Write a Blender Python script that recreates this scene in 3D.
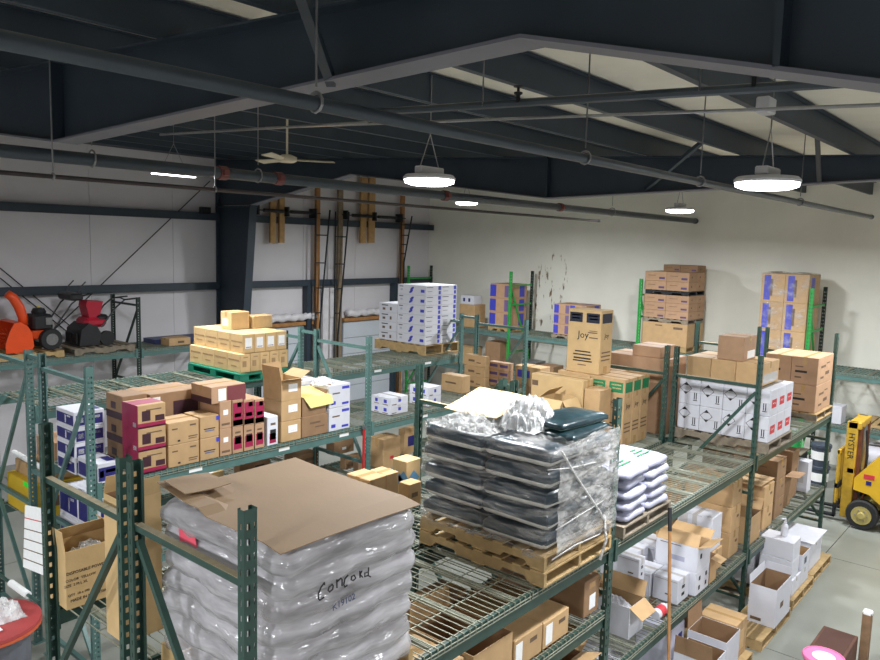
import bpy, math, random
from mathutils import Vector, Matrix
random.seed(7)
for o in list(bpy.data.objects): bpy.data.objects.remove(o, do_unlink=True)
scn = bpy.context.scene
col = scn.collection
# ------------------------------------------------------------------ camera
YAW, PITCH, ROLL, FPX, CAMH = 0.7041, 0.1158, 0.0279, 751.77, 4.616
_cy,_sy,_cp,_sp = math.cos(YAW),math.sin(YAW),math.cos(PITCH),math.sin(PITCH)
FW = Vector((_cy*_cp,_sy*_cp,-_sp)); RT0 = Vector((_sy,-_cy,0)); UP0 = RT0.cross(FW)
RT = math.cos(ROLL)*RT0+math.sin(ROLL)*UP0; UP = -math.sin(ROLL)*RT0+math.cos(ROLL)*UP0
CAM = Vector((0,0,CAMH))
cd = bpy.data.cameras.new('camera'); cam = bpy.data.objects.new('camera', cd); col.objects.link(cam)
cam.matrix_world = Matrix(((RT.x,UP.x,-FW.x,0),(RT.y,UP.y,-FW.y,0),(RT.z,UP.z,-FW.z,CAMH),(0,0,0,1)))
cd.sensor_fit='HORIZONTAL'; cd.sensor_width=36.0; cd.lens=36.0*FPX/880.0; cd.clip_start=.05; cd.clip_end=200
scn.camera = cam
# ------------------------------------------------------------------ world, exposure
w = bpy.data.worlds.new('world'); scn.world = w; w.use_nodes = True
w.node_tree.nodes['Background'].inputs[0].default_value = (.75,.8,.9,1)
w.node_tree.nodes['Background'].inputs[1].default_value = 0.25
vs = scn.view_settings; vs.view_transform='Standard'; vs.look='None'; vs.gamma=1.0; vs.use_curve_mapping=False
vs.exposure = 0.22
LAMP_W = 185.0          # each high-bay lamp
# ------------------------------------------------------------------ pixel helpers (photo is 880x660)
def ray(u,v): return FW+(u-440)/FPX*RT-(v-330)/FPX*UP
def atp(u,v,ax,val):
    d=ray(u,v); i='XYZ'.index(ax); t=(val-CAM[i])/d[i]; return CAM+t*d
EX,EY,EZ = Vector((1,0,0)),Vector((0,1,0)),Vector((0,0,1))
def su(P,e,u):
    d=P-CAM; return ((u-440)*d.dot(FW)-FPX*d.dot(RT))/(FPX*e.dot(RT)-(u-440)*e.dot(FW))
def sv(P,e,v):
    d=P-CAM; return ((330-v)*d.dot(FW)-FPX*d.dot(UP))/(FPX*e.dot(UP)-(330-v)*e.dot(FW))
def pb(u,v,z,ul,ur,vt):
    """box on plane z: near bottom corner (u,v); left and right bottom corners at columns ul, ur; top at row vt"""
    P=atp(u,v,'Z',z); return [P.x,P.y,z,su(P,EX,ur),su(P,EY,ul),sv(P,EZ,vt)]
def pr(u0,u1,y0,z,vt,dy):
    """box whose aisle face stands on the line Y=y0: columns u0..u1, top of its near edge at row vt"""
    b=Vector((0,y0,z)); x0=su(b,EX,u0); x1=su(b,EX,u1); P=Vector((x0,y0,z)); return [x0,y0,z,x1-x0,dy,sv(P,EZ,vt)]
def px_(u,y0,z): return su(Vector((0,y0,z)),EX,u)
# ------------------------------------------------------------------ materials
MATS={}
def mat(name, rgb, rough=.6, metal=0., var=.06, scale=6., bump=0., bscale=40., spec=.5, alpha=None, emit=None, rnd=0., coat=0.):
    if name in MATS: return MATS[name]
    m=bpy.data.materials.new(name); m.use_nodes=True; nt=m.node_tree; b=nt.nodes['Principled BSDF']
    b.inputs['Roughness'].default_value=rough; b.inputs['Metallic'].default_value=metal; b.inputs['Specular IOR Level'].default_value=spec
    c=[x for x in rgb]
    tc=nt.nodes.new('ShaderNodeTexCoord'); n=nt.nodes.new('ShaderNodeTexNoise'); n.inputs['Scale'].default_value=scale; n.inputs['Detail'].default_value=5
    nt.links.new(tc.outputs['Object'],n.inputs['Vector'])
    r=nt.nodes.new('ShaderNodeValToRGB'); r.color_ramp.elements[0].position=.3; r.color_ramp.elements[1].position=.7
    r.color_ramp.elements[0].color=(*[max(0,x*(1-var)) for x in c],1); r.color_ramp.elements[1].color=(*[min(1,x*(1+var)) for x in c],1)
    nt.links.new(n.outputs['Fac'],r.inputs['Fac']); out=r.outputs['Color']
    if rnd>0:
        oi=nt.nodes.new('ShaderNodeObjectInfo'); h=nt.nodes.new('ShaderNodeHueSaturation'); mp=nt.nodes.new('ShaderNodeMapRange')
        mp.inputs['To Min'].default_value=1-rnd; mp.inputs['To Max'].default_value=1+rnd
        nt.links.new(oi.outputs['Random'],mp.inputs['Value']); nt.links.new(mp.outputs[0],h.inputs['Value']); nt.links.new(out,h.inputs['Color']); out=h.outputs['Color']
    nt.links.new(out,b.inputs['Base Color'])
    if bump>0:
        n2=nt.nodes.new('ShaderNodeTexNoise'); n2.inputs['Scale'].default_value=bscale; n2.inputs['Detail'].default_value=4
        nt.links.new(tc.outputs['Object'],n2.inputs['Vector'])
        bp=nt.nodes.new('ShaderNodeBump'); bp.inputs['Strength'].default_value=bump; bp.inputs['Distance'].default_value=.02
        nt.links.new(n2.outputs['Fac'],bp.inputs['Height']); nt.links.new(bp.outputs['Normal'],b.inputs['Normal'])
    if alpha is not None: b.inputs['Alpha'].default_value=alpha
    if coat: b.inputs['Coat Weight'].default_value=coat
    if emit: b.inputs['Emission Color'].default_value=(*rgb,1); b.inputs['Emission Strength'].default_value=emit
    MATS[name]=m; return m
def lin(r,g,b):
    f=lambda x:(x/255/12.92) if x/255<=.04045 else ((x/255+.055)/1.055)**2.4
    return (f(r),f(g),f(b))
STEEL=mat('dark_painted_steel',lin(44,56,68),.5,0,.12,3)
STEELL=mat('flange_grey_paint',lin(112,112,122),.55,0,.08,3)
WALL=mat('white_liner',lin(212,208,212),.6,0,.04,1.2,.05,6)
ROOF=mat('roof_insulation_cream',lin(226,222,208),.6,0,.05,2.5,.25,7)
GREEN=mat('rack_dark_green',lin(46,72,64),.42,0,.14,8,rnd=.08)
TEAL=mat('rack_teal_green',lin(84,116,112),.42,0,.12,8,rnd=.06)
LIME=mat('rack_bright_green',lin(42,150,66),.4,0,.1,8)
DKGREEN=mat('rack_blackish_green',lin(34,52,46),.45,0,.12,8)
DUST=mat('dusty_tan_top',lin(150,138,112),.8,0,.12,20)
WIRE=mat('galvanised_wire',lin(150,156,150),.38,.55,.15,20)
WIREG=mat('green_grey_wire',lin(146,148,132),.5,.3,.15,20)
CARD=mat('cardboard_tan',lin(184,150,108),.72,0,.07,9,.06,60,rnd=.1)
CARDL=mat('cardboard_light',lin(200,168,120),.7,0,.06,9,.06,60,rnd=.08)
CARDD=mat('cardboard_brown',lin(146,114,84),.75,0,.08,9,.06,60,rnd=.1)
CARDP=mat('cardboard_pinkish',lin(174,138,108),.75,0,.07,9,.06,60,rnd=.07)
TAPE=mat('packing_tape',lin(184,148,100),.25,0,.05,15)
CTAPE=mat('clear_tape',lin(190,186,184),.2,0,.05,15)
WHITE=mat('white_carton',lin(206,206,214),.6,0,.03,9,.03,60,rnd=.04)
PAPER=mat('paper_label',lin(238,238,238),.6,0,.03,30)
NAVY=mat('navy_print',lin(36,34,104),.5,0,.2,25)
BLUE=mat('blue_print',lin(62,66,176),.5,0,.1,25)
MAG=mat('magenta_print',lin(150,28,70),.5,0,.1,10)
MAGD=mat('dark_maroon_print',lin(60,30,42),.5,0,.15,10)
BLACK=mat('black_ink',lin(30,28,30),.6,0,.1,20)
INK=mat('brown_grey_ink',lin(104,82,64),.7,0,.1,20)
GPR=mat('green_print',lin(28,120,74),.6,0,.08,25)
RED=mat('red_print',lin(198,52,62),.6,0,.08,25)
YEL=mat('yellow_sheet',lin(238,222,140),.7,0,.03,10)
WOOD=mat('pallet_wood',lin(172,144,100),.75,0,.16,14,.1,60,rnd=.1)
WOODG=mat('pallet_grey_wood',lin(132,120,104),.8,0,.2,14,.1,60,rnd=.1)
WOODB=mat('pallet_blue_paint',lin(92,112,132),.7,0,.2,12)
GPAL=mat('green_plastic',lin(22,118,92),.45,0,.08,10)
TIMBER=mat('timber_brown',lin(158,112,66),.75,0,.18,9)
RUB=mat('black_rubber',lin(30,30,32),.7,0,.2,30)
METAL=mat('plain_metal',lin(150,150,152),.35,.8,.1,20)
DMET=mat('dark_metal',lin(40,42,46),.45,.4,.1,20)
# ------------------------------------------------------------------ mesh builder
class MB:
    def __init__(s): s.v=[]; s.f=[]; s.m=[]; s.mats=[]
    def mi(s,m):
        if m not in s.mats: s.mats.append(m)
        return s.mats.index(m)
    def poly(s,pts,m,faces=None):
        n=len(s.v); s.v+= [tuple(p) for p in pts]; k=s.mi(m)
        for f in (faces or [tuple(range(len(pts)))]): s.f.append(tuple(n+i for i in f)); s.m.append(k)
        return s
    def box(s,x0,y0,z0,x1,y1,z1,m,ch=0.):
        if ch<=0:
            s.poly([(x0,y0,z0),(x1,y0,z0),(x1,y1,z0),(x0,y1,z0),(x0,y0,z1),(x1,y0,z1),(x1,y1,z1),(x0,y1,z1)],m,
             [(0,3,2,1),(4,5,6,7),(0,1,5,4),(1,2,6,5),(2,3,7,6),(3,0,4,7)])
        else:
            c=min(ch,(x1-x0)*.3,(y1-y0)*.3,(z1-z0)*.3); V=[];ix={}
            for a in(0,1):
                for b in(0,1):
                    for d in(0,1):
                        X=(x0,x1)[a];Y=(y0,y1)[b];Z=(z0,z1)[d]; sx=c*(1-2*a);sy=c*(1-2*b);sz=c*(1-2*d)
                        ix[a,b,d,0]=len(V);V.append((X,Y+sy,Z+sz)); ix[a,b,d,1]=len(V);V.append((X+sx,Y,Z+sz)); ix[a,b,d,2]=len(V);V.append((X+sx,Y+sy,Z))
            F=[]
            for a in(0,1):
                q=[ix[a,0,0,0],ix[a,1,0,0],ix[a,1,1,0],ix[a,0,1,0]]; F.append(q if a else q[::-1])
                q=[ix[0,a,0,1],ix[0,a,1,1],ix[1,a,1,1],ix[1,a,0,1]]; F.append(q if a else q[::-1])
                q=[ix[0,0,a,2],ix[1,0,a,2],ix[1,1,a,2],ix[0,1,a,2]]; F.append(q if a else q[::-1])
            for b in(0,1):
                for d in(0,1):
                    q=[ix[0,b,d,1],ix[1,b,d,1],ix[1,b,d,2],ix[0,b,d,2]]; F.append(q if (b!=d) else q[::-1])
                    q=[ix[b,0,d,0],ix[b,1,d,0],ix[b,1,d,2],ix[b,0,d,2]]; F.append(q if (b==d) else q[::-1])
                    q=[ix[b,d,0,0],ix[b,d,1,0],ix[b,d,1,1],ix[b,d,0,1]]; F.append(q if (b!=d) else q[::-1])
            for k in ix:
                if k[3]==0:
                    a,b,d,_=k; q=[ix[a,b,d,0],ix[a,b,d,1],ix[a,b,d,2]]; F.append(q if (a+b+d)%2==1 else q[::-1])
            s.poly(V,m,[tuple(q) for q in F])
        return s
    def bar(s,p,q,w,h,m,up=(0,0,1)):
        """rectangular bar from p to q, w across, h along 'up'"""
        p=Vector(p);q=Vector(q);d=(q-p).normalized(); U=Vector(up)
        if abs(d.dot(U))>.98: U=Vector((0,1,0)) if abs(d.y)<.9 else Vector((1,0,0))
        sx=d.cross(U).normalized()*w/2; sz=d.cross(sx).normalized()*h/2
        V=[p-sx-sz,p+sx-sz,p+sx+sz,p-sx+sz,q-sx-sz,q+sx-sz,q+sx+sz,q-sx+sz]
        s.poly(V,m,[(0,3,2,1),(4,5,6,7),(0,1,5,4),(1,2,6,5),(2,3,7,6),(3,0,4,7)]); return s
    def tube(s,pts,r,m,n=8,cap=True):
        pts=[Vector(p) for p in pts]; rings=[]
        rr=r if isinstance(r,(list,tuple)) else [r]*len(pts); N=None; base=len(s.v); k=s.mi(m)
        for i,p in enumerate(pts):
            d=(pts[min(i+1,len(pts)-1)]-pts[max(i-1,0)]).normalized()
            if N is None: N=d.orthogonal().normalized()
            else:
                N=(N-d*N.dot(d)); N=N.normalized() if N.length>1e-6 else d.orthogonal().normalized()
            B=d.cross(N)
            for j in range(n):
                a=2*math.pi*j/n; s.v.append(tuple(p+(N*math.cos(a)+B*math.sin(a))*rr[i]))
        for i in range(len(pts)-1):
            for j in range(n):
                a=base+i*n+j; b=base+i*n+(j+1)%n; s.f.append((a,b,b+n,a+n)); s.m.append(k)
        if cap:
            s.f.append(tuple(base+j for j in range(n))[::-1]); s.m.append(k)
            e=base+(len(pts)-1)*n; s.f.append(tuple(e+j for j in range(n))); s.m.append(k)
        return s
    def lathe(s,prof,m,c=(0,0,0),n=20,ax='Z'):
        base=len(s.v); k=s.mi(m); c=Vector(c)
        for r,z in prof:
            for j in range(n):
                a=2*math.pi*j/n; x,y=r*math.cos(a),r*math.sin(a)
                p=(x,y,z) if ax=='Z' else ((z,x,y) if ax=='X' else (y,z,x))
                s.v.append(tuple(c+Vector(p)))
        for i in range(len(prof)-1):
            for j in range(n):
                a=base+i*n+j; b=base+i*n+(j+1)%n; s.f.append((a,b,b+n,a+n)); s.m.append(k)
        s.f.append(tuple(base+j for j in range(n))[::-1]); s.m.append(k)
        e=base+(len(prof)-1)*n; s.f.append(tuple(e+j for j in range(n))); s.m.append(k)
        return s
    def prism(s,prof,a,b,m,ax='X'):
        """extrude a 2-D profile along an axis from a to b; profile in the other two axes (XY order)"""
        def P(t,q): return {'X':(t,q[0],q[1]),'Y':(q[0],t,q[1]),'Z':(q[0],q[1],t)}[ax]
        n=len(prof); V=[P(a,q) for q in prof]+[P(b,q) for q in prof]
        F=[tuple(range(n))[::-1],tuple(range(n,2*n))]+[(i,(i+1)%n,n+(i+1)%n,n+i) for i in range(n)]
        s.poly(V,m,F); return s
    def mesh(s,name,smooth=False):
        me=bpy.data.meshes.new(name); me.from_pydata(s.v,[],s.f)
        for m in s.mats: me.materials.append(m)
        me.polygons.foreach_set('material_index',s.m)
        if smooth: me.polygons.foreach_set('use_smooth',[True]*len(s.f))
        me.update(); return me
    def obj(s,name,parent=None,loc=(0,0,0),rz=0.,smooth=False):
        return link(name,s.mesh(name,smooth),parent,loc,rz)
def link(name,data,parent=None,loc=(0,0,0),rz=0.):
    o=bpy.data.objects.new(name,data); col.objects.link(o); o.location=loc; o.rotation_euler=(0,0,rz)
    if parent: o.parent=parent
    return o
def tag(o,label=None,cat=None,group=None,kind=None):
    if label: o['label']=label
    if cat: o['category']=cat
    if group: o['group']=group
    if kind: o['kind']=kind
    return o
def empty(name,loc,label,cat,group=None,rz=0.):
    o=link(name,None,None,loc,rz); o.empty_display_size=.1; return tag(o,label,cat,group)
def struct(o): o['kind']='structure'; return o
def clone(root,loc,rz=None,label=None,group=None):
    r=root.copy(); col.objects.link(r); r.location=loc
    if rz is not None: r.rotation_euler=(0,0,rz)
    if label: r['label']=label
    if group: r['group']=group
    for ch in root.children:
        c=ch.copy(); col.objects.link(c); c.parent=r
        for g in ch.children:
            d=g.copy(); col.objects.link(d); d.parent=c
    return r
_txt={}
def text_mesh(s,size,m,ext=.0008):
    k=(s,size,m.name)
    if k in _txt: return _txt[k]
    cu=bpy.data.curves.new('lettering','FONT'); cu.body=s; cu.size=size; cu.extrude=ext; cu.align_x='CENTER'; cu.align_y='CENTER'; cu.resolution_u=2
    o=bpy.data.objects.new('lettering',cu); col.objects.link(o); bpy.context.view_layer.update()
    me=bpy.data.meshes.new_from_object(o.evaluated_get(bpy.context.evaluated_depsgraph_get())); me.materials.clear(); me.materials.append(m)
    bpy.data.objects.remove(o,do_unlink=True); _txt[k]=me; return me
# ================================================================== STRUCTURE
XW, YW = 17.94, 15.8             # back wall, left wall (inner faces)
XN, YN = -6.0, -5.0              # the sides behind the camera
def zroof(y): return 5.785+.046*(y-2.0)      # top of rafters
PUR=.25
# floor: poured slabs with sawn joints
FLOOR=mat('concrete_floor',lin(136,138,130),.32,0,.12,.9,.04,30)
JOINT=mat('joint_dark',lin(60,58,54),.9)
fb=MB().box(XN,YN,-.3,XW,YW,-.02,JOINT).obj('floor'); struct(fb)
xs=[XN,-2.2,1.5,5.2,8.9,12.35,XW]; ys=[YN,-1.2,2.62,6.2,11.0,YW]
for i in range(len(xs)-1):
    for j in range(len(ys)-1):
        MB().box(xs[i]+.006,ys[j]+.006,-.06,xs[i+1]-.006,ys[j+1]-.006,0,FLOOR).obj('slab',fb)
# walls
def stained_wall():
    m=mat('stained_white_wall',lin(232,230,220),.55,0,.05,1.1,.06,5)
    nt=m.node_tree; b=nt.nodes['Principled BSDF']; src=b.inputs['Base Color'].links[0].from_socket
    tc=nt.nodes.new('ShaderNodeTexCoord'); mp=nt.nodes.new('ShaderNodeMapping'); mp.inputs['Scale'].default_value=(1,3.6,.8)
    nt.links.new(tc.outputs['Object'],mp.inputs['Vector'])
    n=nt.nodes.new('ShaderNodeTexNoise'); n.inputs['Scale'].default_value=2.2; n.inputs['Detail'].default_value=9; n.inputs['Roughness'].default_value=.68
    nt.links.new(mp.outputs['Vector'],n.inputs['Vector'])
    def window(sep,lo0,lo1,hi0,hi1):
        a=nt.nodes.new('ShaderNodeMapRange'); a.inputs['From Min'].default_value=lo0; a.inputs['From Max'].default_value=lo1; nt.links.new(sep,a.inputs['Value'])
        c=nt.nodes.new('ShaderNodeMapRange'); c.inputs['From Min'].default_value=hi1; c.inputs['From Max'].default_value=hi0; nt.links.new(sep,c.inputs['Value'])
        mu=nt.nodes.new('ShaderNodeMath'); mu.operation='MULTIPLY'; nt.links.new(a.outputs[0],mu.inputs[0]); nt.links.new(c.outputs[0],mu.inputs[1]); return mu.outputs[0]
    sx=nt.nodes.new('ShaderNodeSeparateXYZ'); nt.links.new(tc.outputs['Object'],sx.inputs[0])
    # peeled rusty patch behind the rack and one low scuff patch
    wy=window(sx.outputs['Y'],10.3,10.8,11.7,12.0); wz=window(sx.outputs['Z'],2.2,2.5,4.3,4.8)
    mu=nt.nodes.new('ShaderNodeMath'); mu.operation='MULTIPLY'; nt.links.new(wy,mu.inputs[0]); nt.links.new(wz,mu.inputs[1])
    ad=nt.nodes.new('ShaderNodeMath'); ad.operation='MULTIPLY_ADD'; ad.inputs[1].default_value=.2; nt.links.new(mu.outputs[0],ad.inputs[0]); nt.links.new(n.outputs['Fac'],ad.inputs[2])
    r=nt.nodes.new('ShaderNodeValToRGB'); r.color_ramp.elements[0].position=.755; r.color_ramp.elements[1].position=.80; nt.links.new(ad.outputs[0],r.inputs['Fac'])
    mx=nt.nodes.new('ShaderNodeMixRGB'); mx.inputs[2].default_value=(*lin(112,84,58),1); nt.links.new(r.outputs['Color'],mx.inputs[0]); nt.links.new(src,mx.inputs[1]); nt.links.new(mx.outputs[0],b.inputs['Base Color'])
    return m
BWALL=stained_wall()
struct(MB().box(XW,YN,0,XW+.2,YW+.3,6.9,BWALL).obj('wall_back'))
wl=struct(MB().box(XN,YW+.04,0,XW,YW+.3,6.9,STEELL).obj('wall_left'))
x=XN+.1
while x<XW-.1:      # liner panels with open seams
    MB().box(x+.004,YW,0,min(x+1.88,XW)-.004,YW+.05,6.42,WALL).obj('liner_panel',wl); x+=1.88
struct(MB().box(XN-.2,YN,0,XN,YW+.3,6.9,WALL).obj('wall_near'))
struct(MB().box(XN,YN-.2,0,XW,YN,6.9,WALL).obj('wall_right'))
# ceiling: insulation blanket above the purlins
ce=MB(); N=48
for i in range(12):
    for j in range(N):
        xa=XN+(XW-XN)*i/12; xb=XN+(XW-XN)*(i+1)/12; ya=YN+(YW+.2-YN)*j/N; yb=YN+(YW+.2-YN)*(j+1)/N
        zz=lambda y:zroof(y)+PUR+.02
        ce.poly([(xa,ya,zz(ya)),(xb,ya,zz(ya)),(xb,yb,zz(yb)),(xa,yb,zz(yb))],ROOF,[(3,2,1,0)])
ce.box(XN,YN,6.75,XW,YW,6.9,ROOF)
struct(ce.obj('ceiling'))
# purlins: Z sections running along X, each a trim piece of the roof
def zsec(h,fl,t): return [(-t/2,0),(fl,0),(fl,t),(t/2,t),(t/2,h-t),(t/2,h),(-fl,h),(-fl,h-t),(-t/2,h-t)]
k=0; y=-4.3
while y<15.7:
    p=[(q[0],q[1]) for q in zsec(PUR,.06,.006)]
    o=MB().prism(p,XN,XW,STEEL,'X').obj('trim_%d'%(k+1),None,(0,y,zroof(y)+.004)); struct(o); k+=1; y+=1.3
# rigid frames
def rafter_frame(X,name):
    b=MB(); t=.012; fw=.2
    # bottom profile (Y,z)
    bot=[(14.40,5.34),(11.1,5.90),(6.57,5.36),(1.92,5.5),(-1.2,4.72),(-3.6,4.2)]
    top=[(y,zroof(y)) for y in (YW-.02,14.40,11.1,6.57,1.93,-1.2,-4.3)]
    bots=[(YW-.02,5.34)]+bot[1:-1]+[(-4.3,4.2)]
    V=[];F=[]
    for (ty,tz),(by,bz) in zip(top,[(15.78,5.34),(14.40,5.34)]+bot[1:-1]+[(-4.3,4.2)]):
        V+=[(X-t/2,ty,tz),(X-t/2,by,bz),(X+t/2,ty,tz),(X+t/2,by,bz)]
    n=len(top)
    for i in range(n-1):
        a=4*i; F+=[(a,a+4,a+5,a+1),(a+2,a+3,a+7,a+6)]
    b.poly(V,STEEL,F)
    # flanges
    def flange(pts,th,m):
        for (y0,z0),(y1,z1) in zip(pts[:-1],pts[1:]): b.bar((X,y0,z0),(X,y1,z1),fw,th,m)
    flange(top,.014,STEEL); flange(bot,.016,STEELL)
    for ys_,z0 in ((6.57,5.36),(.86,5.24)):      # splice stiffeners
        b.box(X-fw/2,ys_-.012,z0,X+fw/2,ys_+.012,zroof(ys_),STEEL)
    # column on the left wall, tapered
    zt=zroof(YW); V=[(X-t/2,15.74,0),(X-t/2,14.95,0),(X-t/2,14.40,5.335),(X-t/2,15.74,5.335)]
    V+=[(v[0]+t,v[1],v[2]) for v in V]; b.poly(V,STEEL,[(0,1,2,3),(7,6,5,4)])
    b.bar((X,14.95,0),(X,14.40,5.34),fw,.016,STEEL,up=(0,1,0)); b.box(X-fw/2,15.72,0,X+fw/2,15.745,zt,STEEL)
    b.box(X-.1,14.36,5.3,X+.1,15.74,5.325,STEEL)
    # near column at right wall
    b.bar((X,-4.3,0),(X,-4.3,4.3),fw,.5,STEEL,up=(0,1,0))
    return struct(b.obj(name))
rafter_frame(2.83,'trim_frame_1'); rafter_frame(10.32,'trim_frame_2')
# flange braces (angle irons from rafter bottom up to a purlin)
for n,(p,q) in enumerate((((2.80,3.2,5.46),(1.5,2.2,6.0)),((10.25,4.9,5.46),(9.2,3.6,6.0)),((10.25,2.6,5.5),(9.0,2.35,5.95)))):
    struct(MB().bar(p,q,.05,.05,STEEL).obj('trim_%d'%(60+n)))
# girts on the left wall
for n,z in enumerate((5.06,3.44)):
    gx=MB()
    for x0,x1 in ((XN,10.22),(10.42,XW)):
        gx.box(x0,YW-.2,z-.07,x1,YW-.19,z+.09,STEEL); gx.box(x0,YW-.2,z-.075,x1,YW-.01,z-.065,STEEL); gx.box(x0,YW-.2,z+.085,x1,YW-.14,z+.095,STEEL)
    struct(gx.obj('trim_%d'%(70+n)))
# wind-bracing rods on the left wall
for n,(a,b_) in enumerate((((210,181),(38,345)),((0,268),(75,330)),((0,278),(80,342)))):
    P=atp(*a,'Y',YW-.1); Q=atp(*b_,'Y',YW-.1)
    struct(MB().tube([P,Q],.012,DMET,6).obj('trim_%d'%(80+n)))
# ================================================================== RACKS
def holed(b,origin,eu,ev,wd,ht,cuts,rows,m):
    """sheet face with punched holes. cuts: hole columns (c,w); rows: list of (z0,z1)"""
    us=[0]; hol=[]
    for c,w_ in cuts: hol.append((len(us)-1+1, c-w_/2,c+w_/2)); us+= [c-w_/2,c+w_/2]
    us.append(wd); zs=[0]
    for z0,z1 in rows: zs+=[z0,z1]
    zs.append(ht); o=Vector(origin); nu=len(us); V=[o+eu*u+ev*z for z in zs for u in us]; F=[]
    for j in range(len(zs)-1):
        if j%2==0:  F.append((j*nu,j*nu+nu-1,(j+1)*nu+nu-1,(j+1)*nu)) if False else None
        for i in range(nu-1):
            if j%2==1 and i%2==1: continue
            F.append((j*nu+i,j*nu+i+1,(j+1)*nu+i+1,(j+1)*nu+i))
    b.poly(V,m,F)
_pm={}
def post_mesh(style,h,m):
    k=(style,h,m.name)
    if k in _pm: return _pm[k]
    b=MB(); wx,wy=.076,.05
    n=int((h-.06)/.0762)
    if style=='slot':
        rows=[(.04+i*.0762,.04+i*.0762+.030) for i in range(n)]; c1=[(.026,.018),(.062,.007)]; c2=[(.025,.008)]
    else:
        n=int((h-.04)/.0508); rows=[(.025+i*.0508,.025+i*.0508+.017) for i in range(n)]; c1=[(.024,.013),(.053,.013)]; c2=[(.025,.01)]
    X,Y,Z=Vector((1,0,0)),Vector((0,1,0)),Vector((0,0,1))
    holed(b,(-wx/2,-wy/2,0),X,Z,wx,h,c1,rows,m)
    for xx in (-wx/2,wx/2-.016): b.box(xx,wy/2-.002,0,xx+.016,wy/2,h,m)      # channel lips, open back
    r2=rows
    holed(b,(-wx/2,-wy/2,0),Y,Z,wy,h,c2,r2,m); holed(b,(wx/2,-wy/2,0),Y,Z,wy,h,c2,r2,m)
    b.box(-wx/2-.03,-wy/2-.03,0,wx/2+.03,wy/2+.03,.008,m)
    _pm[k]=b.mesh('post'); return _pm[k]
_bm={}
def beam_mesh(L,m,h=.138):
    k=(round(L,3),m.name,h)
    if k in _bm: return _bm[k]
    b=MB(); b.prism([(-.022,-h),(.022,-h),(.022,0-.03),(.0,-.03),(.0,0),(-.022,0)],.04,L-.04,m,'X')
    for x in (.038,L-.046): b.box(x,-.036,-h-.03,x+.008,.03,.03,m)
    b.box(.0385,-.04,-h-.03,.085,-.034,.03,m); b.box(L-.085,-.04,-h-.03,L-.0385,-.034,.03,m)
    _bm[k]=b.mesh('beam'); return _bm[k]
_dm={}
def deck_mesh(w,d,m):
    k=(round(w,3),round(d,3),m.name)
    if k in _dm: return _dm[k]
    b=MB(); r=.0032; n=int(w/.064)
    for i in range(n+1):
        x=.01+(w-.02)*i/n
        b.box(x-r,-.03,-.002,x+r,d+.03,.0045,m)
        b.box(x-r,-.033,-.05,x+r,-.027,.0045,m); b.box(x-r,d+.027,-.05,x+r,d+.033,.0045,m)
    ny=int(d/.24)
    for j in range(ny+1):
        y=.01+(d-.02)*j/ny; b.box(0,y-r,-.008,w,y+r,-.002,m)
    b.box(0,-.036,-.05,w,-.03,-.044,m); b.box(0,-.036,-.024,w,-.03,-.018,m)
    for x in (.12*w,.5*w,.88*w): b.box(x-.02,-.0,-.04,x+.02,d,-.008,m)      # support channels
    _dm[k]=b.mesh('wire_deck'); return _dm[k]
LABELPLATE=MB().box(-.08,-.0015,-.02,.08,.0015,.02,PAPER).mesh('beam_label')
def rack(name,label,x0,bay,nb,y0,dep,ztop,style,mats,levels,braces,group=None,plates=(),tops=None,hz=(.22,1.6)):
    """levels: {bay: [(z,front,back,deck)]}; braces: per frame diagonal sense"""
    mp,mb,mbr,mw=mats
    root=empty(name,(x0,y0,0),label,'storage rack',group)
    for i in range(nb+1):
        X=i*bay; h=tops[i] if tops else ztop; sense=braces[i]
        if sense is None: continue
        link('post',post_mesh(style,h,mp),root,(X,0,0)); link('post',post_mesh(style,h,mp),root,(X,dep,0),math.pi)
        for z in list(hz)+[h-(.38 if style=='slot' else .16)]:
            MB().box(-.02,.02,-.02,.02,dep-.02,.018,mbr).box(-.0215,.02,.018,.0215,dep-.02,.02,DUST if mbr is GREEN else mbr).obj('brace',root,(X,0,z))
        zz=h-(.46 if style=='slot' else .24); lo=1.55
        for za,zb,s in ((zz,lo,sense),(lo-.05,.3,-sense)):
            ya,yb=(.03,dep-.03) if s>0 else (dep-.03,.03)
            MB().bar((0,ya,za),(0,yb,zb),.036,.036,mbr,up=(1,0,0)).obj('diagonal_brace',root,(X,0,0))
    fb_={}
    for bi,lv in levels.items():
        for z,f,bk,dk in lv:
            bm=beam_mesh(bay,mb)
            if f: fb_[bi,round(z,3)]=link('beam',bm,root,(bi*bay,-.0,z))
            if bk:
                o=link('beam',bm,root,(bi*bay+bay,dep,z),math.pi)
            if dk:
                wd=(bay-.1)/3
                for k in range(3): link('wire_deck',deck_mesh(wd-.015,dep,mw),root,(.055+bi*bay+k*wd,0,z+.002))
    for bi,fx,z in plates:
        link('beam_label',LABELPLATE,fb_[bi,round(z,3)],(fx*bay,-.0245,-.07))
    return root
BAY=3.7418; FD=1.07
XR,YR,XL,YL=2.0504,2.911,3.2471,7.1743
YRB=YR+FD+.13; YLB=YL+FD+.352
ZT=3.34; Z2=2.05; Z1=.83; ZL=2.151
full=lambda *zs:[(z,1,1,1) for z in zs]
rack('pallet_rack','dark green pallet rack along the open aisle, holding the wrapped bag pallets',XR,BAY,3,YR,FD,ZT,'slot',(GREEN,GREEN,GREEN,WIREG),
     {0:full(Z2,1.46,Z1),1:full(Z2,Z1),2:full(Z2,Z1)},[-1,1,1,1])
rack('pallet_rack','dark green pallet rack standing back to back behind the wrapped bag pallets',XR,BAY,3,YRB,FD,ZT,'slot',(GREEN,GREEN,GREEN,WIREG),
     {0:full(Z2),1:full(Z2),2:full(Z2)},[1,1,1,1])
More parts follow.
